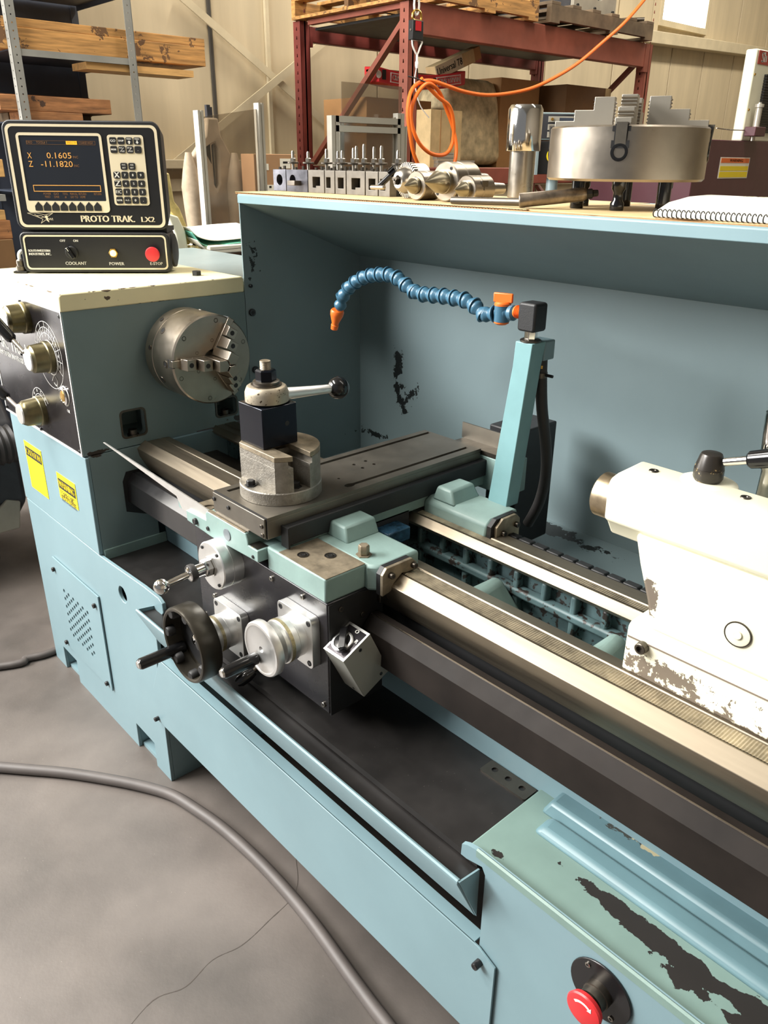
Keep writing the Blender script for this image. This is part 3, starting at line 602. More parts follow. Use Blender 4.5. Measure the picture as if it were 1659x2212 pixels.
# cross slide
cs = K('cross_slide', B(.611, .790, .013, .592, .917, .953), steel_slide, bevel=.0015)
sl1 = [(.7595, .575), (.7595, .240), (.7575, .236), (.7555, .230), (.757, .221), (.7625, .217), (.769, .218), (.7725, .225), (.7715, .233), (.7685, .239), (.7685, .575)]
sl2 = rect(.627, .637, .03, .588)
hs4 = [circ(x, y, .0048, 12) for x, y in ((.681, .311), (.708, .312), (.681, .344), (.707, .345))]+[circ(.722, .235, .003, 10)]
K('slide_top', plate(nb(), rect(.611, .790, .013, .592), [sl1, sl2]+hs4, 'z', .953, .960), steel_slide, cs)
K('slot_floor', B(.612, .789, .014, .591, .9525, .9535), blk_m, cs)
ep = K('slide_end_plate', B(.6115, .787, .0085, .0125, .918, .958), steel_slide, cs, bevel=.001)
K('wiper_strip', B(.611, .789, .0125, .0135, .916, .9605), blk_m, cs)
K('plate_rib', B(.620, .735, .0065, .0085, .9155, .9185), steel, cs)
for x, z in ((.617, .945), (.668, .943), (.781, .925), (.779, .942)): screw(CA, (x, .0085, z), (0, -1, 0), .0042, .003, steel_d if z < .943 else blk_m)
K('scale_cover', B(.790, .806, .043, .598, .899, .937), blk_box, cs, bevel=.002)
K('scale_cover_end', B(.790, .812, .042, .046, .897, .938), blk_m, cs)
# drive box behind the slide
db = K('slide_motor_box', B(.752, .842, .662, .80, .70, .995), blk_box, bevel=.004)
K('motor_bracket', B(.69, .87, .595, .66, .865, .945), teal_cast, db, bevel=.003)
K('motor_plate', B(.70, .865, .595, .655, .945, .955), steel_d, db)
K('motor_angle', plate(nb(), rect(.695, .812, .955, .992), [], 'y', .632, .636), steel_slide, db)
# apron
ap = K('apron', prism(nb(), [(.022, .622), (.022, .848), (.130, .848), (.130, .615), (.022, .615)], 'x', .500, .948), blk_apron, bevel=.002)
K('apron_side', B(.9475, .9505, .024, .150, .612, .845), blk_m, ap)
for x, z in ((.572, .832), (.667, .832), (.783, .832), (.879, .834), (.933, .629), (.51, .63), (.562, .70)): screw(CA, (x, .022, z), (0, -1, 0), .0052, .004, steel)
for y, z in ((.05, .83), (.1, .80)): screw(CA, (.9505, y, z), (1, 0, 0), .005, .003, steel_d)
# feed lever dial
dl = K('feed_dial', lathe(nb(), (.637, .022, .816), (0, -1, 0), [(0, .050), (.022, .050), (.0225, .049), (.024, .049), (.0245, .050), (.043, .050), (.045, .048), (.045, .02)], 56), alu)
hub = Vector((.637, -.023, .816))
K('dial_nut', lathe(nb(), hub, (0, -1, 0), [(0, .021), (.003, .021), (.003, .018), (.016, .018), (.018, .015), (.018, 0)], 6, .2), chrome, dl)
K('dial_sleeve', lathe(nb(), hub+Vector((0, -.018, 0)), (-.02, -1, -.05), [(0, .013), (.016, .013), (.018, .016), (.03, .016), (.032, .013), (.034, .008)], 28), chrome, dl)
K('dial_boot', lathe(nb(), hub+Vector((0, -.036, 0)), (-.02, -1, -.05), [(0, .0165), (.004, .018), (.010, .018), (.013, .0165)], 28), rubber, dl)
e = hub+Vector((-.006, -.105, -.010))
K('dial_lever', cyl(nb(), hub+Vector((0, -.045, 0)), e, .0068, .006, 16), chrome, dl)
K('lever_ball', ball(nb(), e, .0155, 28), chrome, dl)
for a in (.9, 2.3, 4.0, 5.4): screw(CA, (.637+.042*cos(a), -.023, .816+.042*sin(a)), (0, -1, 0), .0035, .0025, blk_m)
knurl = mat('knurled_pale_brass', (190, 178, 142), .45, .9, var=.2, vscale=200)
def wheel_base(x, z, s, prof):
    f = K('wheel_flange', plate(nb(), rrect(x-s, x+s, z-s, z+s, .010), [], 'y', .004, .022), alu, bevel=.0015)
    for sx in (-1, 1):
        for sz in (-1, 1): screw(CA, (x+sx*s*.80, .004, z+sz*s*.80), (0, -1, 0), .0055, .001, blk_m)
    K('graduated_collar', lathe(nb(), (x, .004, z), (0, -1, 0), prof, 56), alu, f)
    return f
f = wheel_base(.637, .660, .053, [(0, .037), (.016, .037), (.0165, .036), (.018, .036), (.0185, .0385), (.036, .0385), (.0365, .0365), (.038, .0365), (.0385, .0375), (.047, .0375), (.049, .030), (.053, .028)])
K('knurled_ring', lathe(nb(), (.637, -.024, .660), (0, -1, 0), [(0, .0388), (.007, .0388)], 56), knurl, f)
# left hand wheel: dished black wheel with seven lobes
hw = nb(); xw, zw = .637, .664
K('wheel_hub', lathe(nb(), (xw, -.048, zw), (0, -1, 0), [(0, .026), (.012, .026), (.014, .060), (.018, .0745)], 48), blk_m, f)
wh = K('hand_wheel', lathe(hw, (xw, -.058, zw), (0, -1, 0), [(0, .068), (0, .078), (.004, .0805), (.040, .0805), (.044, .0785), (.045, .075), (.043, .0715), (.010, .069), (.006, .055), (.004, .03), (.004, 0)], 64), mat('dark_cast_wheel', (62, 58, 50), .36, .55, var=.2, vscale=14))
for k in range(7):
    a = .45+2*pi*k/7; K('wheel_lobe', lathe(nb(), (xw+.068*cos(a), -.085, zw+.068*sin(a)), (0, -1, 0), [(0, .012), (.012, .0115), (.0155, .009), (.0165, 0)], 20), blk_m if k % 7 else blk_m, wh)
K('wheel_nut', lathe(nb(), (xw, -.062, zw), (0, -1, 0), [(0, .020), (.004, .020), (.006, .012), (.012, .012), (.014, .009), (.014, 0)], 28), chrome, wh)
def grip(x, z, y0, y1, r, par):
    K('grip', lathe(nb(), (x, y0, z), (0, -1, 0), [(0, r*.7), (.004, r), (y0-y1-.004, r*.97), (y0-y1, r*.8)], 28), blk_plastic, par)
    K('grip_end', lathe(nb(), (x, y1, z), (0, -1, 0), [(0, r*.72), (.003, r*.6), (.005, 0)], 20), chrome, par)
grip(.580, .622, -.068, -.172, .0125, wh)
f2 = wheel_base(.874, .760, .052, [(0, .040), (.015, .040), (.0155, .039), (.017, .039), (.0175, .042), (.035, .042), (.0355, .039), (.037, .039), (.0375, .040), (.044, .040), (.046, .025), (.056, .024)])
K('knurled_ring', lathe(nb(), (.874, -.024, .760), (0, -1, 0), [(0, .0424), (.007, .0424)], 56), knurl, f2)
w2 = K('crank_disc', lathe(nb(), (.874, -.052, .760), (0, -1, 0), [(0, .024), (.002, .050), (.004, .0525), (.016, .0525), (.019, .0505), (.0195, .046), (.0175, .043), (.0175, .006), (.016, .004), (.012, 0)], 56), alu)
grip(.861, .737, -.070, -.142, .0115, w2)
bm = nb(); cyl(bm, (.735, .03, .625), (.722, -.012, .592), .005, n=12); kl = K('half_nut_lever', bm, steel_d)
bm = nb(); lathe(bm, (.727, .004, .602), (-.25, -.85, -.42), [(0, .008), (.015, .0125), (.034, .0125), (.042, .008), (.044, 0)], 24); K('lever_knob', bm, blk_plastic, kl)
# coolant post on the rear wing
A = [(.903, .490, .897), (.953, .490, .897), (.953, .528, .897), (.903, .528, .897)]; Bq = [(.942, .490, 1.192), (.981, .490, 1.192), (.981, .528, 1.192), (.942, .528, 1.192)]; Cq = [(.945, .490, 1.240), (.985, .490, 1.240), (.985, .532, 1.240), (.945, .532, 1.240)]
bm = nb(); R3 = [[bm.verts.new(p) for p in q] for q in (A, Bq, Cq)]
for a, b in zip(R3, R3[1:]):
    for i in range(4): bm.faces.new((a[i], a[(i+1) % 4], b[(i+1) % 4], b[i]))
bm.faces.new(R3[0][::-1]); bm.faces.new(R3[-1])
pst = K('coolant_post', bm, mat('teal_post_paint', (120, 160, 164), .42, var=.07, vscale=12, chips=[dict(scale=50, thr=.74, col=(208, 220, 214))]), bevel=.0015, angle=15)
K('post_block', B(.946, .985, .530, .562, 1.202, 1.240), teal, pst, bevel=.003)
bm = tube(nb(), [(.966, .548, 1.205), (.968, .55, 1.16), (.972, .556, 1.10), (.976, .575, 1.02), (.972, .59, .95), (.955, .60, .88), (.93, .60, .82)], .0115, 12); K('coolant_feed_hose', bm, rubber, pst)
K('hose_clamp', lathe(nb(), (.966, .549, 1.165), (0, 0, 1), [(0, .0135), (.010, .0135)], 20), steel_d, pst)
K('clamp_screw', cyl(nb(), (.976, .549, 1.171), (.995, .549, 1.171), .003, n=10), blk_m, pst)
K('hose_barb', lathe(nb(), (.966, .548, 1.178), (0, 0, 1), [(0, .009), (.006, .009), (.006, .0115), (.012, .0115), (.012, .008), (.025, .008)], 16), brass, pst)
# ================================================================ jointed coolant hose
CH = thing('coolant_hose', 'jointed blue and orange coolant hose on the teal post', 'hose', (.966, .50, 1.24))
def H(name, bm, m, par=None, **k): return obj(name, bm, m, par or CH, **k)
H('post_washer', lathe(nb(), (.966, .508, 1.2405), (0, 0, 1), [(0, .020), (.003, .020), (.0045, .017), (.0045, 0)], 28), steel_d)
H('hex_adapter', lathe(nb(), (.966, .508, 1.245), (0, 0, 1), [(0, .0125), (.016, .0125), (.016, 0)], 6, .3), chrome, bevel=.001)
el = H('elbow', prism(nb(), rrect(.946, .986, 1.260, 1.313, .006), 'y', .489, .527), blk_box, bevel=.004)
H('thread', lathe(nb(), (.946, .505, 1.291), (-1, 0, 0), [(0, .0105), (.002, .0125), (.004, .0105), (.006, .0125), (.008, .0105), (.010, .0125), (.012, .0105), (.014, .0125), (.018, .011)], 20), orange)
vb = H('valve_body', lathe(nb(), (.930, .505, 1.288), (-1, 0, -.1), [(0, .008), (.006, .0145), (.014, .0145), (.020, .009), (.024, .012), (.046, .012), (.05, .008)], 24), blue_seg)
H('valve_barrel', cyl(nb(), (.895, .505, 1.268), (.8955, .505, 1.299), .0155, .0155, 24), blue_seg, vb)
H('valve_base', lathe(nb(), (.895, .505, 1.262), (0, 0, 1), [(0, .010), (.003, .0145), (.006, .0145), (.006, 0)], 24), orange, vb)
H('valve_cap', lathe(nb(), (.8955, .505, 1.298), (0, 0, 1), [(0, .0160), (.004, .0160), (.007, .013), (.007, 0)], 24), orange, vb)
H('valve_tap', obox(nb(), (.896, .505, 1.3125), (.9, .25, 0), (-.25, .9, 0), (0, 0, 1), .040, .006, .018), orange, vb, bevel=.002)
pth = [(.878, .1, 1.280), (.862, 0, 1.273), (.846, 0, 1.277), (.826, 0, 1.289), (.806, 0, 1.296), (.770, 0, 1.297), (.735, 0, 1.297), (.700, 0, 1.295), (.668, 0, 1.294), (.646, 0, 1.299), (.622, 0, 1.310), (.597, 0, 1.320), (.570, 0, 1.323), (.535, 0, 1.319), (.505, 0, 1.313), (.475, 0, 1.302), (.448, 0, 1.287), (.424, 0, 1.268), (.410, 0, 1.248), (.402, 0, 1.226), (.393, 0, 1.210)]
P = crom([(x, .503-.00*(i), z) for i, (x, _, z) in enumerate(pth)], 14); L_ = [0]
for a, b in zip(P, P[1:]): L_.append(L_[-1]+(b-a).length)
segme = lathe(nb(), (0, 0, 0), (0, 0, 1), [(-.002, .0062), (0, .0085), (.004, .0118), (.009, .0134), (.013, .0124), (.017, .0092), (.019, .0090), (.0215, .0112), (.0285, .0150), (.0305, .0150), (.0305, .0118), (.027, .0108)], 24)
sm_ = bpy.data.meshes.new('hose_segment'); segme.to_mesh(sm_); segme.free(); sm_.materials.append(blue_seg); sm_.shade_smooth(); sm_.set_sharp_from_angle(angle=radians(50))
pit = .0290; n = int(L_[-1]/pit)
def atlen(s):
    for i in range(len(L_)-1):
        if L_[i+1] >= s: return P[i]+(P[i+1]-P[i])*((s-L_[i])/max(1e-9, L_[i+1]-L_[i]))
    return P[-1]
for k in range(n):
    a = atlen(k*pit); b = atlen(min((k+1)*pit, L_[-1])); d = (b-a).normalized()
    big = 1.14
    inst('hose_segment', sm_, CH, lookm(b+d*.004, -d) @ Matrix.Scale(big, 4))
d = Vector((-.12, 0, -1)).normalized(); H('nozzle', lathe(nb(), P[-1]+Vector((.003, 0, .014)), (-.30, 0, -1), [(0, .0145), (.004, .0165), (.013, .0155), (.033, .0085), (.037, .0082), (.038, .0095), (.049, .0085), (.049, .0045), (.04, .004)], 24), orange)
# ================================================================ magnetic base on the apron side
def magp(x, t, s):   # s along the tilted long side, t across
    return Vector((x, .0095, .766))+Vector((0, .061, .030))*t+Vector((0, .047, -.097))*s
MB_ = thing('magnetic_base', 'grey magnetic switch block stuck on the apron side', 'magnet', tuple(magp(.951, .5, .5)))
x0, x1 = .951, 1.006
def magbox(x0, x1, t0, t1, s0, s1): return _hull(nb(), [magp(x0, t0, s0), magp(x0, t1, s0), magp(x0, t1, s1), magp(x0, t0, s1)], [magp(x1, t0, s0), magp(x1, t1, s0), magp(x1, t1, s1), magp(x1, t0, s1)])
obj('block', magbox(x0, x1, 0, 1, 0, 1), grey_box, MB_, bevel=.0012)
tn = Vector((0, .061, .030)).normalized(); sn = Vector((0, .047, -.097)).normalized(); up_ = -sn
fp_ = obj('switch_face', magbox(x0+.004, x1-.004, .07, .93, -.006, .0), panel_m, MB_)
c0 = magp((x0+x1)/2-.004, .42, -.005)
obj('face_rim', _hull(nb(), [magp(x, t, -.004) for x, t in ((x0, 0), (x1, 0), (x1, 1), (x0, 1))], [magp(x, t, .0) for x, t in ((x0, 0), (x1, 0), (x1, 1), (x0, 1))]), alu, MB_)
obj('switch_ring', lathe(nb(), c0+up_*.0005, up_, [(0, .0205), (.004, .0205), (.005, .019), (.005, .016), (.003, .015)], 32), alu, MB_)
sw = obj('switch_knob', lathe(nb(), c0+up_*.001, up_, [(0, .0155), (.005, .0150), (.006, 0)], 28), blk_plastic, MB_)
kd = (tn*.75+Vector((-.66, 0, 0))).normalized(); ks = up_.cross(kd)
obj('knob_bar', obox(nb(), c0+up_*.0095-ks*.004, kd, ks, up_, .046, .0135, .010), blk_plastic, sw, bevel=.0015)
bm = nb(); text(bm, 'O', magp(x0+.030, .86, -.0066), Vector((1, 0, 0)), tn, .011, None, .0004); text(bm, 'R', magp(x1-.010, .62, -.0066), Vector((1, 0, 0)), tn, .011, None, .0004)
obj('face_lettering', bm, white_t, MB_, smooth=False)
for t, s in ((.55, .10), (.74, .90)): screw(MB_, magp(x1, t, s), (1, 0, 0), .0035, .0006, blk_m)
screw(MB_, magp(x0+.03, 0, .92), (0, -.9, -.45), .0028, .0006, blk_m)
# ================================================================ tool post
TX, TY = .698, .110
TP = thing('tool_post', 'steel tool post with dark square block and ball handle on the cross slide', 'tool post', (TX, TY, .960))
def T(name, bm, m, par=None, **k): return obj(name, bm, m, par or TP, **k)
rb = T('riser_base', lathe(nb(), (TX, TY, .9603), (0, 0, 1), [(0, .0785), (.0005, .079), (.023, .079), (.025, .0775), (.025, 0)], 72), cast_iron)
def dpoly(r, fy, notch):
    a0 = math.asin((fy-TY)/r); pts = []
    y0, y1, xi = notch
    A = [a0+(pi-2*a0)*i/40 for i in range(41)]   # from right end of the flat, round the back, to the left end
    pts = [(TX+r*cos(a), TY+r*sin(a)) for a in A]
    o = []; done = False
    for p in pts:
        if p[0] > TX and y0 < p[1] < y1:
            if not done:
                o += [(TX+sqrt(r*r-(y0-TY)**2), y0), (xi, y0), (xi, y1), (TX+sqrt(r*r-(y1-TY)**2), y1)]; done = True
            continue
        o.append(p)
    return o
T('riser_body', prism(nb(), dpoly(.0775, .058, (.088, .124, .712)), 'z', .985, 1.034), cast_iron, rb, bevel=.001)
T('riser_body', prism(nb(), dpoly(.0775, .058, (.079, .131, .700)), 'z', 1.034, 1.046), cast_iron, rb)
T('riser_top', prism(nb(), dpoly(.0775, .058, (.088, .126, .690)), 'z', 1.046, 1.056), steel_wing, rb, bevel=.001)
for x, y in ((.690, .047), (.752, .106)):
    T('base_bolt', lathe(nb(), (x, y, .985), (0, 0, 1), [(0, .012), (.002, .012), (.002, .0085), (.010, .0085), (.0115, .007), (.0115, 0)], 6, .4), blk_m, rb)
bx, by = .673, .105; h = .039
bk = T('post_block', B(bx-h, bx+h, by-h, by+h, 1.0565, 1.134), blued, bevel=.0015)
T('dovetail_wedge', B(bx-.012, bx+.03, by+h, by+h+.006, 1.060, 1.132), steel, bk, bevel=.001)
T('dovetail_wedge', B(bx-h-.008, bx-h, by-.02, by+.02, 1.060, 1.142), steel_d, bk, bevel=.001)
T('block_hole_shade_disc', lathe(nb(), (bx+h, by+.016, 1.098), (1, 0, 0), [(0, .0048), (.0003, .0048), (.0003, 0)], 16), blk_m, bk)  # no real hole: its shade is a flat black disc
hb = T('handle_hub', lathe(nb(), (bx, by, 1.1345), (0, 0, 1), [(0, .034), (.003, .041), (.020, .041), (.030, .037), (.032, .034), (.032, 0)], 48), handle_m)
T('hub_washer', lathe(nb(), (bx, by, 1.1665), (0, 0, 1), [(0, .029), (.003, .029), (.003, .025), (.008, .025), (.009, .023), (.009, 0)], 40), steel_d, hb)
T('hub_nut', lathe(nb(), (bx, by, 1.1755), (0, 0, 1), [(0, .0195), (.018, .0195), (.021, .0165), (.021, .010)], 6, .5), blued, hb)
T('centre_stud', lathe(nb(), (bx, by, 1.190), (0, 0, 1), [(0, .0105)]+[(.006+.0011*i, .0105 if i % 2 else .0098) for i in range(14)]+[(.022, .010), (.023, .008), (.023, 0)], 24), steel_g, hb)
hp = Vector((.695, .259, 1.1385)); h0 = Vector((bx+.012, by+.034, 1.146)); d = (hp-h0).normalized()
T('handle_arm', lathe(nb(), h0-d*.004, d, [(0, .0125), (.01, .0115), (.06, .0095), ((hp-h0).length-.008, .0085)], 24), alu, hb)
T('handle_ball', ball(nb(), hp, .0225, 36), blk_plastic, hb)
# ================================================================ tailstock
TS = thing('tailstock', 'cream white chipped tailstock on the right of the bed', 'tailstock', (1.56, .27, .868))
def S(name, bm, m, par=None, **k): return obj(name, bm, m, par or TS, **k)
bs = S('tailstock_base', prism(nb(), [(.2115, .869), (.2115, .943), (.218, .950), (.40, .950), (.40, .869)], 'x', 1.405, 1.95), white_p, bevel=.004)
S('base_seam', B(1.408, 1.95, .2105, .2125, .9265, .9285), mat('grey_seam', (120, 108, 96), .6), bs)
S('base_slab', B(1.406, 1.95, .2135, .395, .8675, .870), steel_d, bs)
nk = prism(nb(), [(1.392, 1.082), (1.405, 1.04), (1.424, .99), (1.434, .955), (1.437, .948), (1.95, .948), (1.95, 1.082)], 'y', .2165, .33)
body = S('tailstock_body', nk, white_p, bevel=.006)
bp_ = [(.238, 1.060), (.224, 1.082), (.2145, 1.090), (.2125, 1.140), (.219, 1.150), (.236, 1.154), (.296, 1.156), (.312, 1.150), (.320, 1.13), (.318, 1.08), (.30, 1.06)]
S('barrel', prism(nb(), bp_, 'x', 1.342, 1.95), white_p, body, bevel=.004)
S('barrel_hump', lathe(nb(), (1.443, .296, 1.12), (0, 0, 1), [(0, .055), (.033, .040), (.0365, .033), (.037, 0)], 32), white_p, body)
S('quill', lathe(nb(), (1.300, .270, 1.100), (1, 0, 0), [(.02, .012), (0, .014), (0, .030), (.003, .0335), (.06, .0335)], 40), mat('worn_quill_steel', (176, 160, 134), .38, 1, var=.25, vscale=30, rvar=.1))
for x, y in ((1.375, .275), (1.505, .278)): S('top_screw', lathe(nb(), (x, y, 1.1555), (0, 0, 1), [(0, .007), (.0012, .0065), (.0012, .003), (-.001, .002), (-.001, 0)], 16), steel_d, body)
kb = S('clamp_knob', lathe(nb(), (1.443, .296, 1.156), (0, 0, 1), [(0, .0165), (.003, .0185), (.006, .0198), (.018, .0196), (.0185, .019), (.019, .0194), (.036, .0150), (.039, .0135), (.040, .011), (.040, 0)], 36), mat('chipped_black_knob', (50, 46, 42), .3, .3, var=.2, chips=[dict(scale=60, thr=.62, col=(172, 148, 104))]))
a = Vector((1.462, .296, 1.188)); b = Vector((1.492, .297, 1.199)); d = (b-a).normalized()
S('clamp_lever', cyl(nb(), a, b+d*.02, .0058, n=16), chrome, kb)
S('lever_grip', lathe(nb(), b, d, [(0, .0095), (.003, .0118), (.09, .0150), (.094, .011), (.094, 0)], 24), blk_plastic, kb)
S('spindle_lock', lathe(nb(), (1.503, .345, 1.10), (-.02, 0, 1), [(0, .012), (.06, .010), (.075, .0095), (.083, .0135), (.088, .0145), (.105, .015), (.150, .0175), (.155, .017), (.158, .013), (.158, 0)], 28), chrome)
cp_ = S('lock_cap', lathe(nb(), (1.555, .2165, .998), (0, -1, 0), [(0, .0165), (.0015, .0165), (.002, .015), (.002, .006), (.004, .006), (.0045, .004), (.003, 0)], 32), white_p, body)
S('cap_ring', plate(nb(), circ(1.555, .998, .0178, 32), [circ(1.555, .998, .0163, 32)], 'y', .2145, .2165), steel_d, body)
S('base_bolt', lathe(nb(), (1.434, .2115, .921), (0, -1, 0), [(0, .009), (.004, .009), (.010, .0085), (.011, .0075), (.011, .005), (.006, .0045), (.006, 0)], 20), steel_d, bs)
# ================================================================ chip drawer
CD = thing('chip_drawer', 'long teal V-shaped chip chute between the two stands', 'chute', (.82, 0, .46))
obj('front_sheet', prism(nb(), [(-.047, .566), (-.047, .572), (-.0445, .575), (-.040, .573), (.004, .466), (.001, .462)], 'x', .298, 1.336), teal, CD, bevel=.001)
for x in (.296, 1.336): obj('end_sheet', prism(nb(), [(-.046, .573), (.0, .566), (.001, .464)], 'x', x, x+.003), teal, CD)
obj('inner_floor', prism(nb(), [(-.036, .560), (-.034, .562), (.012, .556), (.012, .552)], 'x', .30, 1.335), tray_m, CD)
# ================================================================ control display on the headstock
DRZ = math.atan2(.784, .621)
CD_ = thing('control_display', 'black readout console with keypad standing on the headstock', 'console', (-.291, .221, 1.2625), DRZ)
def D(name, bm, m, par=None, **k): return obj(name, bm, m, par or CD_, local=True, **k)
UX, UZ = Vector((1, 0, 0)), Vector((0, 0, 1))
hsg = D('upper_housing', prism(nb(), rrect(-.191, .203, .112, .374, .022, 5), 'y', 0, .006), blk_box, bevel=.003)
D('housing_body', _hull(nb(), [ax3('y', a, b, .006) for a, b in rrect(-.191, .203, .112, .374, .022, 5)], [ax3('y', a, b, .135) for a, b in rrect(-.175, .187, .13, .362, .022, 5)]), blk_box, hsg)
def ringp(name, o, i, y0, y1, m, par): return D(name, plate(nb(), o, [i], 'y', y0, y1), m, par)
ringp('border_line', rrect(-.183, .196, .118, .365, .016, 5), rrect(-.176, .189, .124, .359, .013, 5), -.0012, 0, ivory, hsg)
D('front_face', prism(nb(), rrect(-.176, .189, .124, .359, .013, 5), 'y', -.0008, 0), face_m, hsg)
ringp('screen_frame', rrect(-.158, .055, .155, .345, .010, 5), rrect(-.1515, .0485, .1835, .3385, .003, 3), -.0025, -.0006, ivory, hsg)
scn = D('screen', B(-.1515, .0485, -.0012, -.0006, .1835, .3385), screen_m, hsg)
tb = nb()
text(tb, 'X', (-.131, -.0018, .291), UX, UZ, .020, .0105); text(tb, '0.1605', (-.057, -.0018, .2915), UX, UZ, .020, .062); text(tb, 'Z', (-.131, -.0018, .2712), UX, UZ, .020, .0105); text(tb, '-11.1820', (-.0655, -.0018, .2715), UX, UZ, .020, .080)
D('readout_text', tb, amber, hsg, smooth=False)
tb = nb(); text(tb, 'INC', (-.016, -.0018, .2885), UX, UZ, .008); text(tb, 'INC', (-.016, -.0018, .268), UX, UZ, .008)
text(tb, 'DRO     TOOL# 1', (-.108, -.0018, .3222), UX, UZ, .008, .05); text(tb, 'COARSE HIGH', (.014, -.0018, .3218), UX, UZ, .008, .036)
for x, ls in ((-.101, ('POWER', 'FEED')), (-.078, ('GO', 'ONE')), (-.055, ('TOOL', '#')), (-.033, ('MANUAL', 'GO TO')), (-.011, ('RETURN', 'HOME')), (.028, ('RETURN',))):
    for i, s in enumerate(ls): text(tb, s, (x, -.0018, .2005-.0075*i), UX, UZ, .0078, .019 if len(s) > 4 else .013 if len(s) > 1 else None)
D('menu_text', tb, amber_d, hsg, smooth=False)
D('entry_box', plate(nb(), rect(-.134, .038, .206, .222), [rect(-.1325, .0365, .2077, .2203)], 'y', -.0018, -.0012), amber, hsg)
D('status_box', plate(nb(), rect(-.134, .038, .3175, .3265), [rect(-.1335, .0375, .318, .326)], 'y', -.0017, -.0012), amber_d, hsg)
D('status_light', B(-.035, -.008, -.0019, -.0012, .3182, .3262), mat('amber_highlight', (248, 168, 36), .5, var=0, emit=.9), hsg)
tb = nb(); text(tb, 'SPINDLE ON', (-.0215, -.0021, .3222), UX, UZ, .0078, .023); D('status_text', tb, face_m, hsg, smooth=False)
D('keypad_plate', prism(nb(), rrect(.069, .160, .1735, .342, .007, 5), 'y', -.0022, -.0006), ivory, hsg)
KX = [.0835, .1040, .1243, .1445]
km = nb(); prism(km, rrect(-.0087, .0087, -.0083, .0083, .0035, 3), 'y', -.0014, 0); kme = bpy.data.meshes.new('key'); bmesh.ops.recalc_face_normals(km, faces=km.faces); km.to_mesh(kme); km.free(); kme.materials.append(blk_m)
keys = [(0, .328, ['GO']), (1, .328, ['STOP']), (2, .328, ['FEED', '^']), (3, .328, ['FEED', 'v']), (0, .3075, ['MODE']), (1, .3075, ['INC', '/', 'ABS']), (2, .3075, ['IN', '/', 'MM']), (3, .3075, ['.']),
        (1, .268, ['INC', 'SET']), (2, .268, ['ABS', 'SET']), (0, .247, ['X']), (1, .247, ['7']), (2, .247, ['8']), (3, .247, ['9']), (0, .2265, ['Z']), (1, .2265, ['4']), (2, .2265, ['5']), (3, .2265, ['6']),
        (0, .2062, ['F/C']), (1, .2062, ['1']), (2, .2062, ['2']), (3, .2062, ['3']), (0, .186, ['RSTR']), (1, .186, ['+/-']), (2, .186, ['0']), (3, .186, ['.'])]
tb = nb()
def arrow(bm, x, z, up):
    s = 1 if up else -1; P_ = [(0, .004), (.004, 0), (.0016, 0), (.0016, -.004), (-.0016, -.004), (-.0016, 0), (-.004, 0)]
    bm.faces.new([bm.verts.new((x+a, -.0040, z+b*s)) for a, b in P_])
for c, z, t in keys:
    o = bpy.data.objects.new('key', kme); C.objects.link(o); o.parent = hsg; x = KX[c]; o.location = (x, -.0022, z)
    y = -.0040
    if t[-1] in '^v': text(tb, t[0], (x, y, z+.0045), UX, UZ, .0055, .012); arrow(tb, x, z-.003, t[-1] == '^')
    elif len(t) == 3: text(tb, t[0], (x-.002, y, z+.004), UX, UZ, .005, .009); text(tb, t[2], (x+.002, y, z-.004), UX, UZ, .005, .009); tb.faces.new([tb.verts.new((x+a, y, z+b)) for a, b in ((-.006, -.005), (-.005, -.005), (.006, .005), (.005, .005))])
    elif len(t) == 2: text(tb, t[0], (x, y, z+.0035), UX, UZ, .005, .009); text(tb, t[1], (x, y, z-.0035), UX, UZ, .005, .009)
    elif t[0] in 'XZ': text(tb, t[0], (x, y, z), UX, UZ, .019, .013, .0007)
    elif t[0] == 'F/C': text(tb, t[0], (x, y, z), UX, UZ, .011, .014, .0003)
    else: text(tb, t[0], (x, y, z), UX, UZ, .0085 if len(t[0]) < 3 else .006, None if len(t[0]) < 3 else .013, .0003)
D('key_lettering', tb, white_t, hsg, smooth=False)
for k in range(8):
    x = -.127+.0216*k; D('soft_key', prism(nb(), [(x-.0085, .1595), (x+.0085, .1595), (x+.0095, .161), (x+.0095, .171), (x, .1815), (x-.0095, .171), (x-.0095, .161)], 'y', -.0036, -.0025), blk_m, hsg)
D('frame_foot', B(-.150, .047, -.0024, -.0008, .157, .183), ivory, hsg)
tb = nb(); text(tb, 'PROTO TRAK.', (.0465, -.0016, .139), UX, UZ, .0230, .139, .0010); text(tb, 'LX2', (.151, -.0016, .138), UX, UZ, .0185, .034, .0009); text(tb, 'SWI', (-.104, -.0016, .138), UX, UZ, .009)
def line(bm, pts, w=.0009, y=-.0016):
    for a, b in zip(pts, pts[1:]):
        d = Vector((b[0]-a[0], 0, b[1]-a[1])).normalized(); s = Vector((-d.z, 0, d.x))*w/2; p = Vector((a[0], y, a[1])); q = Vector((b[0], y, b[1]))
        bm.faces.new([bm.verts.new(v) for v in (p-s, q-s, q+s, p+s)])
line(tb, [(-.160, .1535), (-.135, .144), (-.122, .138), (-.1285, .128), (-.1145, .137), (-.107, .131), (-.1105, .144), (-.094, .1535), (-.116, .149), (-.135, .1535), (-.160, .1535)]); line(tb, [(-.142, .1505), (-.128, .141), (-.120, .1435)]); line(tb, [(-.138, .1475), (-.124, .1465), (-.116, .142), (-.109, .147)])
tb.faces.new([tb.verts.new((a, -.0017, b)) for a, b in ((-.117, .146), (-.110, .148), (-.107, .1305), (-.1135, .138))])
D('front_lettering', tb, ivory, hsg, smooth=False)
lh = D('lower_housing', prism(nb(), rrect(-.192, .200, .003, .106, .016, 5), 'y', 0, .006), blk_box, bevel=.003)
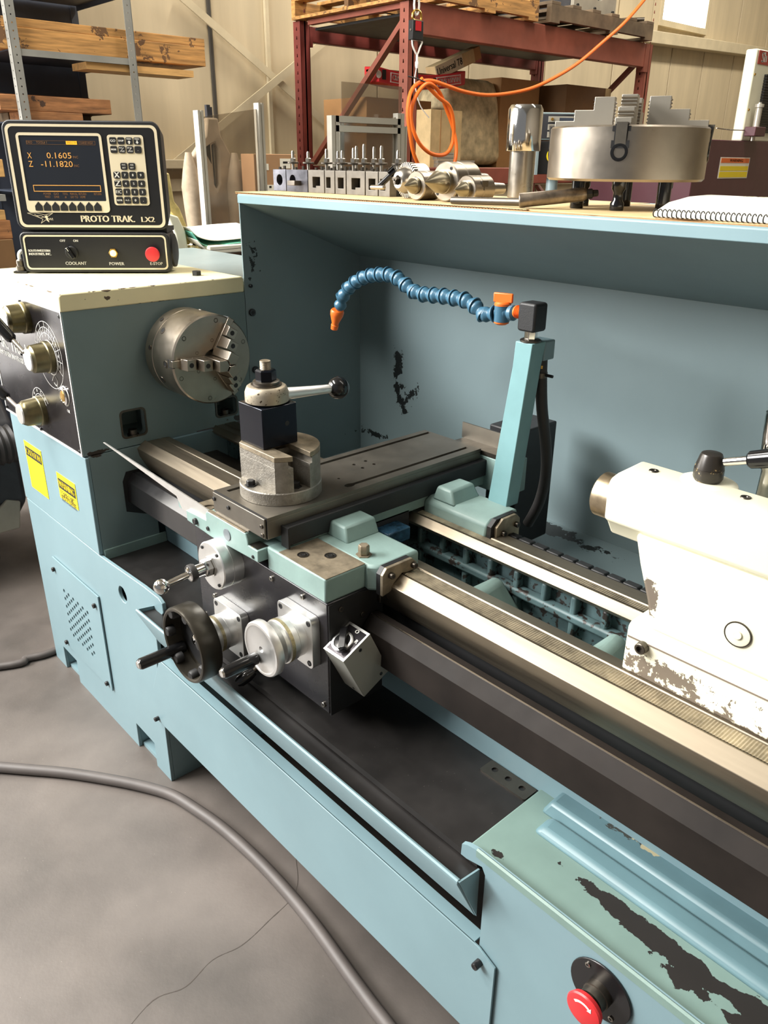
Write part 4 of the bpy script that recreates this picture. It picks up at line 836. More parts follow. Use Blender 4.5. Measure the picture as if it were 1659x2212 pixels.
D('housing_body', _hull(nb(), [ax3('y', a, b, .006) for a, b in rrect(-.192, .200, .003, .106, .016, 5)], [ax3('y', a, b, .14) for a, b in rrect(-.18, .19, .003, .106, .014, 5)]), blk_box, lh)
D('housing_neck', B(-.185, .195, .012, .12, .104, .116), blk_m, lh)
ringp('border_line', rrect(-.183, .192, .010, .0985, .011, 5), rrect(-.179, .188, .014, .0945, .009, 5), -.001, 0, ivory, lh)
D('front_face', prism(nb(), rrect(-.179, .188, .014, .0945, .009, 5), 'y', -.0006, 0), face_m, lh)
tb = nb(); text(tb, 'SOUTHWESTERN', (-.145, -.0012, .0585), UX, UZ, .0085, .057, .0003); text(tb, 'INDUSTRIES, INC.', (-.144, -.0012, .0500), UX, UZ, .0085, .058, .0003)
for s, x, z, h in (('OFF', -.080, .084, .0085), ('ON', -.046, .084, .0085), ('COOLANT', -.053, .026, .0115), ('POWER', .055, .025, .0115), ('E-STOP', .161, .0255, .0105)): text(tb, s, (x, -.0012, z), UX, UZ, h, None, .0002)
D('front_lettering', tb, white_t, lh, smooth=False)
kk = D('coolant_switch', lathe(nb(), (-.060, -.0006, .054), (0, -1, 0), [(0, .017), (.003, .017), (.006, .0145), (.006, 0)], 28), blk_m, lh)
D('switch_bar', obox(nb(), (-.060, -.013, .054), (-.5, 0, .86), (.86, 0, .5), (0, 1, 0), .033, .010, .014), blk_plastic, kk, bevel=.002)
D('switch_mark', obox(nb(), (-.0655, -.0205, .0635), (-.5, 0, .86), (.86, 0, .5), (0, 1, 0), .010, .0012, .0006), white_t, kk)
ln = D('lamp_nut', lathe(nb(), (.050, -.0006, .053), (0, -1, 0), [(0, .0125), (.005, .0125), (.006, .0115), (.006, .0085)], 6), brass, lh)
D('power_lamp', lathe(nb(), (.050, -.005, .053), (0, -1, 0), [(0, .0085), (.004, .008), (.007, .005), (.008, 0)], 24), lamp_m, ln)
D('stop_button', lathe(nb(), (.156, -.0006, .0515), (0, -1, 0), [(0, .010), (.010, .010), (.011, .018), (.016, .0192), (.019, .017), (.020, .010), (.0202, 0)], 36), red_b, lh)
D('rear_cable_cover', lathe(nb(), (.198, .06, .055), (1, 0, 0), [(0, .045), (.006, .044), (.010, .03), (.010, 0)], 32), blk_m, lh)
cbk = D('console_foot', B(-.222, -.188, .0, .05, .0005, .005), blk_m)
D('cable_gland', lathe(nb(), (-.206, .018, .005), (0, 0, 1), [(0, .013), (.012, .013), (.013, .010), (.018, .010), (.018, .0105), (.026, .0105), (.030, .007), (.030, 0)], 12), steel_d, cbk)
bm = tube(nb(), [(-.206, .018, .030), (-.208, .022, .046), (-.204, .035, .054), (-.196, .055, .05)], .005, 8); D('gland_cable', bm, white_t, cbk)
# ================================================================ things on the guard shelf
ZS = 1.4722
def corr(x0, x1, y0, y1, z, name, label, m, flute=True):
    t = thing(name, label, 'cardboard', ((x0+x1)/2, (y0+y1)/2, z))
    obj('top_liner', B(x0, x1, y0, y1, z+.0036, z+.0044), m, t); obj('bottom_liner', B(x0, x1, y0, y1, z, z+.0008), card, t)
    bm = nb(); n = int((x1-x0)/.0075)
    A = []
    for i in range(n*4+1):
        x = x0+(x1-x0)*i/(n*4); zz = z+.0022+.0013*sin(i*pi/2+.4); A.append([bm.verts.new((x, y0+.0008, zz-.0003)), bm.verts.new((x, y0+.0008, zz+.0004)), bm.verts.new((x, y0+.06, zz+.0004))])
    for a, b in zip(A, A[1:]): bm.faces.new((a[0], b[0], b[1], a[1])); bm.faces.new((a[1], b[1], b[2], a[2]))
    obj('flute', bm, card, t, kind='stuff'); return t
corr(-.035, .36, .512, .93, 1.4676, 'cardboard_sheet', 'corrugated cardboard sheet under the tool holders, at the left end of the shelf', card_l)
corr(.362, .93, .5105, .93, 1.4676, 'cardboard_sheet', 'corrugated cardboard sheet under the live centres and the steel bar', card_l)
ct = thing('cardboard_sheet', 'torn brown cardboard sheet under the big four-jaw chuck', 'cardboard', (1.1, .7, 1.4676))
random.seed(5); e_ = [(.84+.045*i+random.uniform(-.01, .01), .5065+random.uniform(0, .012)) for i in range(15)]
obj('top_layer', prism(nb(), e_+[(1.5, .9), (.95, .9), (.84, .8)], 'z', 1.4694, 1.4714), card_l, ct)
e_ = [(.86+.05*i+random.uniform(-.01, .01), .5045+random.uniform(0, .006)) for i in range(13)]
obj('bottom_layer', prism(nb(), e_+[(1.5, .88), (.97, .88), (.86, .79)], 'z', 1.4676, 1.4692), card, ct)
# tool holders
blue_st = mat('blued_holder_steel', (94, 94, 101), .35, .8, var=.3, vscale=40, rvar=.1)
hold_st = mat('dull_holder_steel', (116, 111, 103), .5, .6, var=.15, vscale=30)
def holder(x0, x1, y, kind, sx, sh, label, tab=False):
    z = ZS; w = x1-x0; h = .054; d = .062
    t = thing('tool_holder', label, 'tool holder', ((x0+x1)/2, y+d/2, z), 0, 'quick-change tool holders in a row on the shelf')
    cx = (x0+x1)/2
    if kind == 'bore': hole = circ(cx-(.0 if not tab else w*.2), z+.028, .0135, 24)
    elif kind == 'slot': hole = [(cx-w*.22, z+.012), (cx-w*.02, z+.012), (cx-w*.02, z+.017), (cx+w*.24, z+.017), (cx+w*.24, z+.038), (cx-w*.22, z+.038)]
    elif kind == 'square': hole = rect(cx-w*.25, cx+w*.28, z+.013, z+.038)
    else: hole = rect(cx-w*.45+.004, cx+w*.08, z+.013, z+.038)
    bodym = blue_st if kind == 'bore' else hold_st
    b = obj('holder_body', plate(nb(), rect(x0+.0008, x1-.0008, z, z+h), [hole], 'y', y, y+.022), bodym, t, bevel=.0008)
    obj('holder_back', B(x0+.0008, x1-.0008, y+.022, y+d, z, z+h), blk_m if kind != 'bore' else bodym, t)
    for k in range(2): obj('set_screw', cyl(nb(), (x0+w*(.3+.35*k), y+.012, z+h), (x0+w*(.3+.35*k), y+.012, z+h+.006+.003*k), .0042, n=6), steel_d, t)
    s = obj('height_stud', lathe(nb(), (sx, y+.043, z+h), (0, 0, 1), [(0, .0042), (sh-.004, .0042), (sh, .0028), (sh, 0)], 14), steel, t)
    obj('thumb_nut', lathe(nb(), (sx, y+.043, z+h+.014), (0, 0, 1), [(0, .0135), (.001, .0152), (.004, .0152), (.005, .0135)]+[(.005, .008)], 28), steel_d, s)
    obj('lock_nut', lathe(nb(), (sx, y+.043, z+h+.0192), (0, 0, 1), [(0, .0078), (.008, .0078), (.009, .0065), (.009, 0)], 6), steel, s)
    if tab: obj('clamp_tab', obox(nb(), (cx+.004, y-.012, z+.022), (1, .15, 0), (0, 1, 0), (0, .1, 1), .028, .022, .012), steel_d, t, bevel=.001)
y0 = .648
for a in ((-.054, .006, 'bore', -.018, .046, 'blued tool holder with a round bore, first of the row from the left', False),
          (.0075, .1015, 'bore', .050, .044, 'wide blued tool holder with a bore and a protruding clamp tab', True),
          (.103, .171, 'slot', .128, .050, 'tool holder with a stepped slot, right of the bored holder with the tab', False),
          (.1725, .213, 'half', .192, .046, 'narrow tool holder, fourth of the row from the left', False),
          (.2145, .257, 'square', .236, .052, 'narrow tool holder with a square pocket, fifth of the row from the left', False),
          (.2585, .329, 'slot', .276, .060, 'wide bright tool holder with the tall stud, sixth of the row', False),
          (.3305, .376, 'square', .340, .056, 'tool holder left of the drill chuck key, seventh of the row', False),
          (.3775, .418, 'half', .398, .046, 'tool holder partly hidden behind the drill chuck, last of the row', False)): holder(a[0], a[1], y0, a[2], a[3], a[4], a[5], a[6])
for a in ((.03, .085, 'half', .068, .046, 'tool holder in the back row, behind the two bored holders'), (.12, .175, 'half', .145, .058, 'tool holder in the back row, second from the left'), (.20, .262, 'half', .215, .056, 'tool holder in the back row, behind the square pocket holder')): holder(a[0], a[1], .735, a[2], a[3], a[4], a[5])
# drill chuck and key
dc = thing('drill_chuck', 'toothed drill chuck lying on the cardboard with a key in it', 'drill chuck', (.503, .61, ZS))
zc = ZS+.0385; ax = (-.12, -1, 0)
o0 = Vector((.508, .665, zc))
obj('chuck_sleeve', lathe(nb(), o0, ax, [(0, .028), (.002, .0345), (.034, .0345), (.036, .0335)], 40), alu, dc)
bm = nb(); u, v, w = frame(ax)
for k in range(36):
    a = 2*pi*k/36; r = u*cos(a)+v*sin(a); s = w.cross(r); obox(bm, o0+w*.041+r*.0315, r, s, w, .011, .0032, .012)
obj('gear_teeth', bm, steel, dc)
obj('gear_ring', lathe(nb(), o0+w*.034, ax, [(0, .033), (.004, .033), (.008, .029)], 40), blk_m, dc)
obj('chuck_nose', lathe(nb(), o0+w*.040, ax, [(0, .028), (.010, .028), (.026, .022), (.030, .017), (.030, .010), (.022, .008), (.022, 0)], 36), steel, dc)
for k in range(3):
    a = .6+2*pi*k/3; r = u*cos(a)+v*sin(a); obj('chuck_jaw', obox(nb(), o0+w*.072+r*.0055, r, w.cross(r), w, .007, .006, .014), steel_d, dc)
kp = o0+w*.044+Vector((-.036, -.012, .012))
ky = thing('chuck_key', 'black toothed chuck key with a cross bar, in the drill chuck', 'chuck key', tuple(kp))
kd_ = Vector((-.55, -.35, -.55)).normalized()
obj('key_gear', lathe(nb(), kp-kd_*.012, kd_, [(0, .006), (.003, .009), (.014, .009), (.018, .0065), (.050, .0065), (.052, .0055), (.052, 0)], 12), blk_plastic, ky)
bm = nb(); ku, kv, kw = frame(kd_)
for k in range(10):
    a = 2*pi*k/10; r = ku*cos(a)+kv*sin(a); obox(bm, kp-kd_*.004+r*.0095, r, kd_.cross(r), kd_, .007, .0032, .017)
obj('key_teeth', bm, blk_plastic, ky)
kb_ = kp+kd_*.044; bdv = Vector((1, -.1, .02)).normalized()
obj('cross_bar', lathe(nb(), kb_-bdv*.026, bdv, [(0, .003), (.002, .0048), (.050, .0048), (.052, .003)], 16), steel, ky)
# live centres
def centre(x, y, r, L1, tip, tr, label, flat=False, shank=.05):
    t = thing('live_centre', label, 'live centre', (x, y+L1/2, ZS), 0, 'live centres on the shelf'); z = ZS+r
    a = (0, -1, 0); p = (x, y+L1, z)
    obj('housing', lathe(nb(), p, a, [(0, r*.8), (.003, r), (L1*.55, r), (L1*.56, r*.975), (L1*.62, r*.975), (L1*.63, r), (L1-.002, r), (L1, r*.94), (L1, r*.6), (L1-.002, r*.58), (L1-.002, 0)], 44), chuck_m, t)
    obj('rear_shank', lathe(nb(), (x, y+L1+shank, z), a, [(0, r*.42), (shank, r*.5)], 24), steel, t)
    obj('point', lathe(nb(), (x, y+.003, z), a, [(0, tr), (.010, tr), (.0105, tr*.94), (tip*.45, tr*.9), (tip+.003, .0006), (tip+.003, 0)], 40), mat_tip, t)
    if flat: obj('wrench_flat', B(x+r*.55, x+r*.98, y+L1*.3, y+L1*.62, z-.002, z+.017), steel_d, t, bevel=.001)
    if r > .035:
        for k in (1.0, 4.0): screw(t, (x+r*.8*cos(k), y, z+r*.8*sin(k)), a, .0035, .0008, blk_m)
mat_tip = mat('brass_tinted_hardened_steel', (148, 140, 120), .3, 1, var=.1)
centre(.573, .580, .0292, .06, .034, .0165, 'small live centre between the drill chuck and the large centre')
centre(.6545, .585, .0385, .075, .060, .0235, 'largest live centre with a long cone point')
centre(.7235, .575, .0262, .062, .034, .0165, 'live centre with wrench flats, nearest the steel bar', True)
st_ = thing('steel_bar', 'polished stepped steel bar standing upright on the shelf', 'bar', (.60, .90, ZS))
obj('lower_shank', lathe(nb(), (.597, .905, ZS), (0, 0, 1), [(0, .029), (.001, .030), (.100, .030)], 48), steel, st_)
obj('upper_body', lathe(nb(), (.597, .905, ZS+.100), (0, 0, 1), [(0, .030), (.001, .0395), (.002, .040), (.088, .040), (.097, .0345), (.097, 0)], 56), chrome, st_)
rd = thing('chuck_wrench', 'thick worn steel chuck wrench lying beside the four-jaw chuck', 'wrench', (.95, .57, 1.474))
a = Vector((.898, .528, ZS+.0128)); b = Vector((.985, .602, 1.497)); d = (b-a).normalized()
obj('handle', lathe(nb(), a, d, [(0, .0115), (.0015, .0128), ((b-a).length, .0118), ((b-a).length+.006, .0085)], 32), mat('worn_wrench_steel', (150, 138, 124), .38, .9, var=.35, vscale=40), rd)
obj('square_end', lathe(nb(), b, d, [(0, .0085), (.016, .0085), (.018, .006), (.026, .0055), (.027, .004), (.027, 0)], 8), blk_m, rd)
tr_ = thing('thin_rod', 'thin round steel rod lying at the shelf edge', 'rod', (.82, .53, 1.474))
a = Vector((.735, .5205, 1.4795)); b = Vector((.893, .545, 1.4815)); obj('shaft', lathe(nb(), a, b-a, [(0, .005), (.002, .0068), ((b-a).length-.002, .0072), ((b-a).length, .0055)], 20), steel_d, tr_)
# four-jaw chuck standing on its studs
FX, FY = 1.002, .702
FJ = thing('four_jaw_chuck', 'big four-jaw chuck standing on black studs on the shelf', 'chuck', (FX, FY, 1.4714))
zb, zt, R = 1.520, 1.6085, .141
obj('chuck_body', lathe(nb(), (FX, FY, zb), (0, 0, 1), [(0, .10), (0, R-.004), (.004, R), (zt-zb-.003, R), (zt-zb, R-.003), (zt-zb, .03), (zt-zb-.03, .03), (zt-zb-.03, 0)], 96), chuck_m, FJ)
for k in range(6):
    a = radians(-62+60*k); x, y = FX+.088*cos(a), FY+.088*sin(a)
    obj('cam_stud', lathe(nb(), (x, y, 1.4716), (0, 0, 1), [(0, .0115), (.001, .0122), (.012, .0122), (.018, .0085 if k % 2 == 0 else .0122), (.030, .0085 if k % 2 == 0 else .0122), (.036, .0122), (.0487, .0122)], 24), blk_plastic, FJ)
jaw_m = mat('satin_jaw_steel', (160, 154, 142), .45, .6, var=.08)
for k in range(4):
    a = radians(-63+90*k); d = Vector((cos(a), sin(a), 0)); s = Vector((-sin(a), cos(a), 0)); o = Vector((FX, FY, 0)); w = .0135
    def jpf(bm, pts): return _hull(bm, [o+d*r-s*w+Vector((0, 0, z)) for r, z in pts], [o+d*r+s*w+Vector((0, 0, z)) for r, z in pts])
    j = obj('jaw', jpf(nb(), [(.030, zt-.004), (.134, zt-.004), (.134, zt+.011), (.100, zt+.011), (.100, zt+.029), (.066, zt+.029), (.066, zt+.050), (.030, zt+.050)]), jaw_m, FJ, bevel=.0008)
    bm = nb()
    for rr_, z0, z1 in ((.066, zt+.030, zt+.048), (.100, zt+.012, zt+.027), (.030, zt+.004, zt+.046)):
        q = (z1-z0)/4
        for i in range(int((z1-z0)/.0055)):
            zz = z0+.002+i*.0055; sg = 1 if rr_ > .05 else -1
            _hull(bm, [o+d*rr_-s*w+Vector((0, 0, zz)), o+d*(rr_+.0022*sg)-s*w+Vector((0, 0, zz+.0017)), o+d*rr_-s*w+Vector((0, 0, zz+.0034))], [o+d*rr_+s*w+Vector((0, 0, zz)), o+d*(rr_+.0022*sg)+s*w+Vector((0, 0, zz+.0017)), o+d*rr_+s*w+Vector((0, 0, zz+.0034))])
    obj('jaw_serration', bm, chuck_m, j)
    bm = nb(); obox(bm, o+d*(R-.003)+Vector((0, 0, zt-.016)), d, s, (0, 0, 1), .008, .022, .034); obox(bm, o+d*(R-.003)+Vector((0, 0, zt-.006)), d, s, (0, 0, 1), .0082, .030, .008); obox(bm, o+d*(R-.003)+Vector((0, 0, zt-.030)), d, s, (0, 0, 1), .0082, .030, .012)
    jr = obj('jaw_slot', bm, blk_m, FJ)
    bm = nb(); _hull(bm, [o+d*(R+.001)+s*t+Vector((0, 0, zt-.032)) for t in (-.009, .009)]+[o+d*(R-.012)+s*.009+Vector((0, 0, zt-.032)), o+d*(R-.012)-s*.009+Vector((0, 0, zt-.032))], [o+d*(R+.004)+s*t+Vector((0, 0, zt+.004)) for t in (-.009, .009)]+[o+d*(R-.012)+s*.009+Vector((0, 0, zt+.004)), o+d*(R-.012)-s*.009+Vector((0, 0, zt+.004))])
    obj('jaw_thread', bm, steel_slide, jr)
    obj('adjusting_screw', lathe(nb(), o+d*(R-.008)+Vector((0, 0, zt-.042)), d, [(0, .0145), (.009, .0145), (.0095, .0125), (.0095, .0095), (.006, .0085), (.006, .0062), (-.006, .0055), (-.006, 0)], 28), blk_plastic, jr)
# spiral notebook
NB = thing('spiral_notebook', 'white spiral-bound notebook on the front edge of the shelf', 'notebook', (1.35, .6, 1.4714))
pts = [(.510, 1.4716), (.510, 1.4800), (.56, 1.4925), (.64, 1.4990), (.72, 1.5000), (.745, 1.4995), (.745, 1.4716)]
nbm = nb(); _hull(nbm, [(1.185-(y-.51)*.12, y, z) for y, z in pts], [(1.62-(y-.51)*.35, y-.0, z-.004 if z > 1.48 else z) for y, z in pts]); obj('pages', nbm, paper, NB, bevel=.0015)
bm = nb()
for i in range(24):
    if i % 4 == 3: continue
    a = Vector((1.255+.0065*i, .665-.0004*i, 1.5015)); obox(bm, a, (1, -.1, 0), (.1, 1, .02), (0, 0, 1), .005, .006+.004*((i*7) % 3), .0003)
obj('cover_print', bm, mat('faded_print', (150, 146, 120), .7), NB)
rme = bpy.data.meshes.new('spiral_ring'); bm = tube(nb(), [(0, .0065*cos(a), .0058*sin(a)) for a in [2*pi*i/14 for i in range(14)]], .0009, 6, 0, True); bm.to_mesh(rme); bm.free(); rme.materials.append(wire); rme.shade_smooth()
for i in range(54): inst('spiral_ring', rme, NB, Matrix.Translation((1.188+.0079*i, .5085, 1.4782)))
# ================================================================ cables on the floor
cbp = [(-.9, -.95), (-.35, -.58), (-.098, -.349), (-.019, -.278), (.061, -.207), (.148, -.141), (.239, -.079), (.328, -.031), (.411, -.010), (.498, .006), (.590, .015), (.684, .019), (.779, .018), (.872, .013), (.948, .005), (1.037, -.006), (1.103, -.013), (1.25, -.03), (1.5, -.09), (1.9, -.3), (2.6, -.5), (3.6, -.55)]
tag(obj('power_cable', tube(nb(), [(x, y, .0145) for x, y in cbp], .0145, 14, 5), cable_m), 'thick dusty grey cable curving across the concrete floor in front', 'cable')
tag(obj('power_cable', tube(nb(), [(x, y, .0125) for x, y in ((-1.0, -.9), (-.585, -.192), (-.559, -.082), (-.543, .007), (-.56, .3), (-.7, .6))], .0125, 12, 6), cable_m), 'grey cable running behind the left end of the lathe stand', 'cable')
# ================================================================ background: grey shelving with lumber
SH = thing('shelving_unit', 'grey perforated-post shelving unit by the beige wall', 'shelving', (-2.9, 1.24, 0))
def post(y, sgn):
    hol = [circ(y+sgn*.021, 1.36+.034*i, .0042, 6) for i in range(36)]
    p = obj('corner_post', plate(nb(), rect(min(y, y+sgn*.042), max(y, y+sgn*.042), 0, 2.9), hol, 'x', -2.602, -2.599), shelf_g, SH)
    hol = [circ(-2.622, 1.36+.034*i, .0042, 6) for i in range(36)]
    obj('post_flange', plate(nb(), rect(-2.642, -2.599, 0, 2.9), hol, 'y', y-.0015, y+.0015), shelf_g, p)
post(.925, 1); post(1.572, -1)
for y in (.925, 1.53): obj('corner_post', B(-3.262, -3.259, y, y+.042, 0, 2.9), navy, SH)
for z in (1.352, 1.69, 2.005, 2.32):
    s = obj('shelf_board', B(-3.25, -2.605, .93, 1.567, z+.024, z+.030), navy, SH)
    obj('shelf_edge', B(-2.607, -2.6035, .93, 1.567, z, z+.030), shelf_g, s); obj('shelf_edge', B(-3.25, -2.605, 1.562, 1.567, z, z+.030), navy, s)
obj('back_panel', B(-3.268, -3.263, .3, 1.57, 0, 2.9), navy, SH)
obj('batten', B(-2.80, -2.62, 1.30, 1.925, 1.972, 2.005), wood_l, SH)
def lumber(x0, x1, y0, y1, z0, z1, label, m=wood, group=None):
    o = obj('lumber', B(x0, x1, y0, y1, z0, z1), m, bevel=.003); return tag(o, label, 'lumber', group)
G_ = 'boards and blocks on the grey shelving'
lumber(-2.930, -2.655, .60, 2.03, 2.0352, 2.133, 'long thick aged board on the upper grey shelf, lower of the two', wood, G_)
lumber(-2.910, -2.660, .62, 2.035, 2.1332, 2.174, 'long aged board on top of the thicker board on the upper shelf', wood, G_)
lumber(-3.220, -2.970, .60, 1.9, 2.0352, 2.12, 'board behind the long front boards on the upper shelf', wood_l, G_)
lumber(-2.970, -2.645, .84, 1.42, 1.764, 1.835, 'brown wooden beam with a pale end on the middle shelf', wood2, G_)
lumber(-2.850, -2.640, .95, 1.255, 1.7202, 1.7636, 'short brown block under the brown beam', wood2, G_)
lumber(-3.050, -2.870, .95, 1.40, 1.7202, 1.7636, 'dark wooden strip under the brown beam, behind the short block', wood_p, G_)
lumber(-3.170, -2.990, .8, 1.46, 1.764, 1.86, 'dark stained board behind the brown beam', wood2, G_)
lumber(-2.770, -2.500, .60, .76, 1.46, 1.54, 'pale yellow wood block left of the display', wood_l, G_)
lumber(-2.870, -2.520, .30, .72, 1.3825, 1.4598, 'reddish wood block under the pale yellow block', wood2, G_)
obj_ = obj('shelf_plank', B(-3.1, -2.47, .2, .735, 1.352, 1.382), shelf_g, SH)
lumber(-2.870, -2.490, .655, .726, 1.262, 1.31, 'small pale wood offcut left of the display', wood_l, G_)
lumber(-2.970, -2.480, .2, .74, 1.175, 1.2615, 'orange-brown plank behind the left edge of the display', wood2, G_)
tag(obj('carton', B(-2.97, -2.47, .1, .735, .7, 1.174), card_d, bevel=.004), 'brown carton low down behind the left edge of the display', 'box')
obj('shelf_plank', B(-3.1, -2.47, .1, .735, .66, .699), navy, SH)
# ================================================================ pallet rack
RK = thing('pallet_rack', 'rust red pallet rack against the beige wall', 'rack', (-2.54, 4.33, 0))
def upright(x, y, m):
    hol = []
    for i in range(30):
        z = 1.2+.052*i; hol += [[(y-.008+dy-.006, z), (y-.008+dy+.006, z), (y-.008+dy+.003, z+.020), (y-.008+dy-.003, z+.020)] for dy in (.008,)]
    p = obj('upright', plate(nb(), rect(y-.04, y+.04, 0, 2.398), hol, 'x', x-.003, x), m, RK)
    hol = [[(x-.045, 1.2+.052*i), (x-.033, 1.2+.052*i), (x-.036, 1.22+.052*i), (x-.042, 1.22+.052*i)] for i in range(24)]
    obj('upright_web', plate(nb(), rect(x-.075, x, 0, 2.398), hol, 'y', y-.041, y-.037), m, p)
    obj('upright_web', B(x-.075, x, y+.037, y+.041, 0, 2.398), m, p); obj('upright_core', B(x-.07, x-.06, y-.03, y+.03, 0, 2.398), blk_m, p)
for x, m in ((-2.0, rack_r), (-3.05, rack_d)):
    for y in (3.05, 5.63): upright(x, y, m)
for x, z0, z1, m in ((-2.0, 2.235, 2.400, rack_r), (-3.06, 2.282, 2.375, rack_d), (-2.0, 1.405, 1.512, rack_r), (-3.06, 1.405, 1.512, rack_d)):
    bm = B(x-.055, x+.004, 3.09, 5.59, z0, z1); b = obj('cross_beam', bm, m, RK, bevel=.006)
    for y in (3.088, 5.592): obj('beam_bracket', B(x-.06, x+.006, y-.03, y+.03, z0-.03, z1-.002), m, b)
for a, b in (((-2.06, 2.32), (-2.99, 1.53)), ((-2.06, 2.385), (-2.99, 2.385)), ((-2.06, 1.40), (-2.99, 1.40)), ((-2.06, .5), (-2.99, 1.35))):
    for y in (3.05, 5.63):
        bm = nb(); bar(bm, (a[0], y, a[1]), (b[0], y, b[1]), .03, .042, (0, 1, 0)); obj('end_brace', bm, rack_r, RK)
obj('deck', B(-3.0, -2.06, 3.1, 5.58, 2.345, 2.36), blk_m, RK); obj('deck', B(-3.0, -2.06, 3.1, 5.58, 1.495, 1.511), mat('deck_board', (120, 92, 62), .7), RK)
def pallet(x0, x1, y0, y1, z, label, m):
    t = thing('pallet', label, 'pallet', ((x0+x1)/2, (y0+y1)/2, z), 0, 'wooden pallets on top of the rack')
    for i in range(3):
        x = x0+.02+(x1-x0-.04)*i/2; obj('stringer', B(x-.02, x+.02, y0, y1, z+.018, z+.105), m, t)
    n = 6
    for i in range(n):
        y = y0+(y1-y0-.10)*i/(n-1); obj('deck_board', B(x0, x1, y, y+.10, z+.105, z+.125), m, t, bevel=.002)
        if i in (0, 3, 5): obj('bottom_board', B(x0, x1, y, y+.10, z, z+.018), m, t)
    return t
pallet(-3.1, -1.96, 2.98, 4.16, 2.4015, 'weathered brown pallet on the left end of the rack', wood)
pallet(-3.1, -1.95, 4.28, 5.56, 2.4105, 'dark grey pallet carrying the machine housing', wood_p)
MH = thing('machine_housing', 'grey machine housing on the dark pallet on the rack', 'machine', (-2.4, 5.0, 2.536))
bm = plate(nb(), rect(4.70, 5.22, 2.537, 3.1), [circ(5.0, 2.70, .075, 24)], 'x', -2.11, -2.08); obj('front_plate', bm, mach_g, MH, bevel=.003)
obj('housing', B(-2.8, -2.12, 4.71, 5.21, 2.537, 3.1), dark_m, MH)
for y, z in ((4.74, 2.57), (4.95, 2.57), (5.18, 2.57)): screw(MH, (-2.08, y, z), (1, 0, 0), .012, .01)
obj('side_shaft', cyl(nb(), (-2.3, 5.22, 2.75), (-2.3, 5.42, 2.75), .03, n=16), steel_d, MH); obj('shaft_bracket', B(-2.4, -2.2, 5.30, 5.36, 2.537, 2.85), mach_g, MH)
tag(obj('clamp_bolt', cyl(nb(), (-2.1, 5.44, 2.552), (-2.0, 5.50, 2.552), .015, n=12), steel_d), 'loose steel bolt on the end of the dark pallet', 'bolt')
# boxes and covers on the lower rack level
ZD = 1.5115
def carton(name, x0, x1, y0, y1, z0, z1, m, label, openm=None):
    t = thing(name, label, 'box', ((x0+x1)/2, (y0+y1)/2, z0), 0, 'boxes on and around the pallet rack')
    k = .004
    obj('side', B(x1-k, x1, y0, y1, z0, z1), openm or m, t); obj('side', B(x0, x0+k, y0, y1, z0, z1), m, t)
    obj('end', B(x0+k, x1-k, y0, y0+k, z0, z1), m, t); obj('end', B(x0+k, x1-k, y1-k, y1, z0, z1), m, t); obj('bottom', B(x0+k, x1-k, y0+k, y1-k, z0, z0+k), m, t)
    return t
carton('carton', -2.85, -2.28, 4.98, 5.58, ZD, 2.10, card_d, 'large open dark cardboard box at the right end of the rack')
obj('box_tape', B(-2.2795, -2.278, 5.50, 5.58, 1.55, 2.10), card_l, bpy.data.objects['carton.001'] if 'carton.001' in bpy.data.objects else bpy.data.objects['carton'])
carton('carton', -2.9, -2.45, 4.40, 4.86, ZD, 2.12, card, 'tall open cardboard box beside the tarp-covered lump')
carton('carton', -2.95, -2.5, 3.12, 3.72, ZD, 1.93, card, 'cardboard box behind the left rack upright')
wc = carton('carton', -2.36, -2.22, 3.44, 3.74, ZD, 1.862, card_l, 'narrow ribbed tan carton behind the orange cord coil')
for y in (3.53, 3.63): obj('crease', B(-2.2205, -2.218, y, y+.008, ZD, 1.86), card, wc)
random.seed(11)
bm = nb(); rings = []
for j in range(9):
    t = j/8; z = ZD+.60*t; ring = []
    for i in range(28):
        a = 2*pi*i/28; k = (1-.30*t**2.2)*(1+.05*sin(5*a+j*.4)+random.uniform(-.015, .015)); ring.append(bm.verts.new((-2.62+.20*k*(1 if cos(a) > 0 else 1)*max(-1, min(1, 1.35*cos(a))), 4.13+.335*k*max(-1, min(1, 1.25*sin(a))), z+(random.uniform(-.01, .01) if j else 0))))
    rings.append(ring)
for a, b in zip(rings, rings[1:]):
    for i in range(28): bm.faces.new((a[i], a[(i+1) % 28], b[(i+1) % 28], b[i]))
bm.faces.new(rings[-1]); bm.faces.new(rings[0][::-1])
o = tag(obj('tarp_cover', bm, tarp, angle=60), 'dusty tan tarp draped over a lump on the rack', 'tarp'); sb = o.modifiers.new('s', 'SUBSURF'); sb.levels = 1; sb.render_levels = 1
